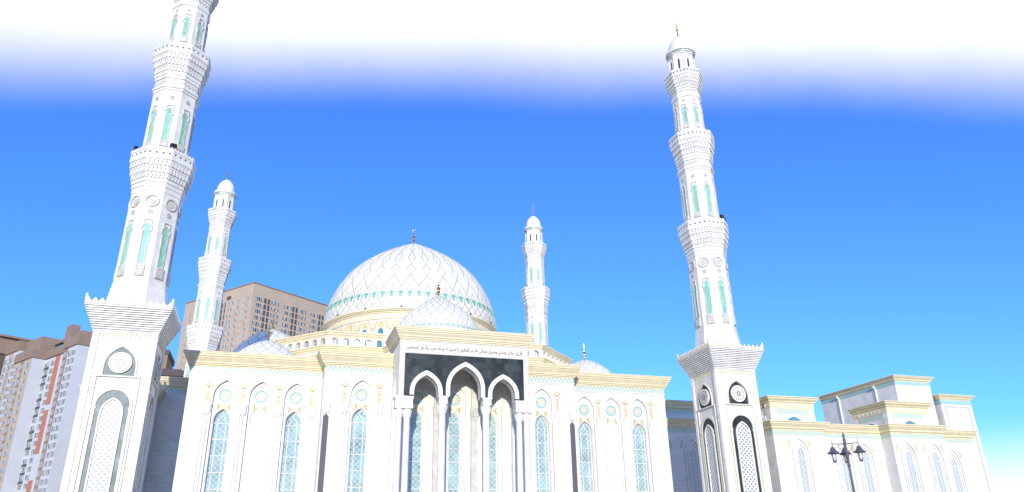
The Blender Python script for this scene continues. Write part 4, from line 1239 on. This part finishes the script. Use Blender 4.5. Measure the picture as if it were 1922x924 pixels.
for j in range(26):
    z = HT - 7.4 - j * row
    for rep in range(4):
        for u in (1.9, 4.9, 10.6, 13.3):
            uu = u + rep * 15.4
            if uu < 60: ap.add_window(near + FR.p(uu, .02, z), angR, 1.9, 1.7)
        for u in (6.7, 8.6):
            uu = u + rep * 15.4
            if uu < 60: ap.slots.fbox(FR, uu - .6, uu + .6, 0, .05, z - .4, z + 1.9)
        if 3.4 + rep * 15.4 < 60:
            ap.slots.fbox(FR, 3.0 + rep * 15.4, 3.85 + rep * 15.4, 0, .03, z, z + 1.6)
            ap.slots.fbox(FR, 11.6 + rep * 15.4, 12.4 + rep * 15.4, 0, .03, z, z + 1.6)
    for u, wd in ((3.2, 1.6), (6.2, .6), (9.9, 1.6), (13.7, 1.6), (16.2, 1.6), (24.5, 1.6), (27, 1.6), (31, 1.6), (34, .6), (37.5, 1.6), (40, 1.6), (44.5, 1.6)):
        ap.add_window(near + FL.p(u, .02, z), angL, wd + .2, 1.7 if wd > 1 else 1.2)
    for u in (18.6, 20.6, 22.4):
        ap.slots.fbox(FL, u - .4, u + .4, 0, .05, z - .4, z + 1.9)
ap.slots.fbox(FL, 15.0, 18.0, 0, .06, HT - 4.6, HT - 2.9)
ap.finish()

# brown and white group at the far left
E0 = Vector((-69.3, 291.0, 0))
La = Vector((-.57, .82, 0)).normalized(); Rb = Vector((.82, .57, 0)).normalized()
ap2 = Apt('apartment_building', 'white and brown stepped apartment block with orange strip, far left edge', tuple(E0))
def vol(a0, a1, b0, b1, z0, z1, name, mt):
    P = [La * a0 + Rb * b0, La * a0 + Rb * b1, La * a1 + Rb * b1, La * a1 + Rb * b0]
    b = MB(); b.add([tuple(p + Vector((0, 0, z))) for z in (z0, z1) for p in P], [[0, 1, 5, 4], [1, 2, 6, 5], [2, 3, 7, 6], [3, 0, 4, 7], [4, 5, 6, 7], [3, 2, 1, 0]])
    b.build(name, mt, ap2.root)
vol(0, 10.6, 0, 26, 0, 74, 'wall', M['paintwhite']); vol(-.4, 11, -.5, 26.4, 74, 78, 'parapet', M['brown'])
vol(10.62, 31.5, 2.2, 26, 0, 74, 'wall', M['paintwhite']); vol(10.62, 32, 1.6, 26, 74.01, 77.0, 'parapet', M['brown'])
vol(31.52, 47, -2.6, 24, 0, 74, 'wall', M['paintwhite']); vol(31.1, 47.4, -3.1, 24.4, 74.01, 77.6, 'parapet', M['brown'])
vol(47.02, 60, -2.4, 24, 0, 79.5, 'wall', M['paintwhite']); vol(47.02, 60.4, -2.9, 24.4, 79.51, 83.5, 'parapet', M['brown'])
vol(60.02, 82, -6, 24, 0, 80, 'wall', M['darkbrown']); vol(59, 82.4, -6.5, 24.4, 80.01, 86.5, 'penthouse', M['brown']); vol(57.5, 83, -7.2, 24.8, 86.51, 87.4, 'roof_slab', M['brown'])
vol(32.5, 46, -.5, 22, 77.61, 83, 'penthouse', M['brown'])
vol(9, 13.6, .2, 3.2, 77.0, 83.3, 'chimney_stack', M['brown']); vol(4, 9, 2, 8, 78.01, 80.5, 'penthouse', M['brown'])
vol(14, 32, 5, 24, 77.05, 80.2, 'glazed_penthouse', M['blue_glass']); vol(13.6, 32, 4, 24, 80.21, 81.4, 'roof_slab', M['brown'])
Fa = Fr((0, 0, 0), La, -Rb)
def at(u, w_, z): return Fa.p(u, w_, z)
angA = math.atan2(-La.y, -La.x)
def strip(a0, a1, bb, z0, z1, name, mt, th=.06):
    s_ = MB(); s_.fbox(Fa, a0, a1, -bb, -bb + th, z0, z1); s_.build(name, mt, ap2.root)
strip(7.2, 10.6, 0, 2, 74, 'brown_strip', M['brown'])
strip(31.5, 47, -2.6, 2, 74, 'beige_strip', M['beige']); strip(51.5, 56, -2.4, 2, 79.4, 'beige_strip', M['beige'])
strip(38.5, 41.2, -2.6, 2, 74, 'brown_strip', M['brown'], .09)
for z1_, z0_ in ((74, 55.5), (53.5, 38), (29, 12)):
    strip(18.6, 22.4, 2.2, z0_, z1_, 'orange_panel', M['orange'])
for j in range(24):
    z = 70.6 - 2.95 * j
    for u in (1.9, 5.2): ap2.add_window(E0 + at(u, .08, z), angA, 2.5, 1.8)
    ap2.add_window(E0 + at(8.9, .08, z), angA, 2.0, 1.8)
    ap2.add_window(E0 + at(24.0, -2.12, z), angA, 3.0, 1.8)
    ap2.add_window(E0 + at(29.2, -2.12, z), angA, 3.2, 1.8)
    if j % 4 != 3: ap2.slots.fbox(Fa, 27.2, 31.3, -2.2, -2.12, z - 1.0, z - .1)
    for u in (34.4, 44.5): ap2.add_window(E0 + at(u, 2.7, z), angA, 2.8, 1.8)
    ap2.add_window(E0 + at(39.8, 2.74, z), angA, 2.2, 1.8)
    for u in (49.2, 53.7, 58.2): ap2.add_window(E0 + at(u, 2.5, z + 5), angA, 2.8, 1.8)
ap2.finish()
# brown block behind, seen between the large minaret and the left wing
ap3 = Apt('apartment_building', 'brown apartment block glimpsed between the large left minaret and the left wing', (-50, 316, 0))
b = MB(); b.box(-18, 7.2, 0, 20, 0, 78); b.build('wall', M['brown'], ap3.root)
b = MB(); b.box(-18.4, 7.6, -.4, 20.4, 78, 80); b.build('parapet', M['darkbrown'], ap3.root)
for j in range(14):
    for u in (-14, -10, -6, -2, 1.5, 5):
        ap3.add_window(Vector((-50 + u, 315.98, 73 - 2.95 * j)), 0, 1.6, 1.6)
ap3.finish()
lb = empty('brown_roofed_house', (-36, 262, 0)); tag(lb, 'lower building with dark brown hipped roof behind the left annexe', 'house')
b = MB(); b.box(-9, 11, -4, 14, 0, 57); b.build('wall', M['brown'], lb)
b = MB(); b.add([(-9.6, -4.6, 57), (11.6, -4.6, 57), (11.6, 14.6, 57), (-9.6, 14.6, 57), (-3, 1, 60.5), (5, 1, 60.5), (5, 9, 60.5), (-3, 9, 60.5)], [[0, 1, 5, 4], [1, 2, 6, 5], [2, 3, 7, 6], [3, 0, 4, 7], [4, 5, 6, 7], [3, 2, 1, 0]]); b.build('roof', M['darkbrown'], lb)

# ================================================================== STREET LAMP
lp = empty('street_lamp', (0, 0, 0))
tag(lp, 'dark cast iron street lamp with three hanging lanterns in front of the annexe', 'street lamp')
b = MB()
b.loft([(.24, 0), (.24, .5), (.16, .55), (.12, .9), (.075, 1.0), (.06, 3.6), (.09, 3.62), (.09, 3.75), (.06, 3.8), (.1, 4.15), (.12, 4.3), (.07, 4.45), (.07, 4.9), (.1, 5.0), (.09, 5.3), (.05, 5.4), (.08, 5.5), (.06, 5.62), (.01, 5.72)], n=20)
b.build('post', M['lampiron'], lp)
for k in range(3):
    t = R(8 + 120 * k) ; t = (R(0), R(180), R(90))[k]
    dx, dy = math.cos(t), math.sin(t)
    a = MB()
    L_ = .80
    a.cyl((0, 0, 5.0), (dx * L_, dy * L_, 5.04), .03, .025, 6)
    pts = [(.08, 4.5), (.22, 4.55), (.35, 4.7), (.42, 4.86), (.4, 4.98)]
    for p, q in zip(pts, pts[1:]): a.cyl((dx * p[0], dy * p[0], p[1]), (dx * q[0], dy * q[0], q[1]), .02, .02, 6)
    a.cyl((dx * L_, dy * L_, 4.85), (dx * L_, dy * L_, 5.28), .025, .01, 6)
    a.build('arm', M['lampiron'], lp)
    h = MB(); h.loft([(.40, 4.44), (.36, 4.50), (.22, 4.60), (.16, 4.72), (.12, 4.82), (.05, 4.86)], dx * L_, dy * L_, 20, capbot=True)
    for q in range(6):
        an = 2 * PI * q / 6
        h.cyl((dx * L_ + .16 * math.cos(an), dy * L_ + .16 * math.sin(an), 4.44), (dx * L_ + .1 * math.cos(an), dy * L_ + .1 * math.sin(an), 3.98), .014, .014, 5)
    h.loft([(.1, 3.9), (.12, 3.98), (.02, 4.0)], dx * L_, dy * L_, 20, capbot=True)
    ho = h.build('lamp_shade', M['lampiron'], lp)
    gl = MB(); gl.loft([(.08, 4.0), (.13, 4.15), (.14, 4.42)], dx * L_, dy * L_, 20, capbot=True); gl.build('globe', M['lampglass'], ho)
for ch in allobjs():            # finish the lamp at its real size: slim head on a tall post
    q = ch
    while q.parent: q = q.parent
    if q == lp and ch.data and ch.type == 'MESH':
        for v in ch.data.vertices:
            if v.co.z > 3.6:
                v.co.x *= .58; v.co.y *= .58; v.co.z = 5.72 - (5.72 - v.co.z) * .6
            elif v.co.z > 3.5:
                v.co.x *= .6; v.co.y *= .6; v.co.z = 4.4
lp.location = (20.9, 23.7, 0)
lp.rotation_euler = (0, 0, R(-35))
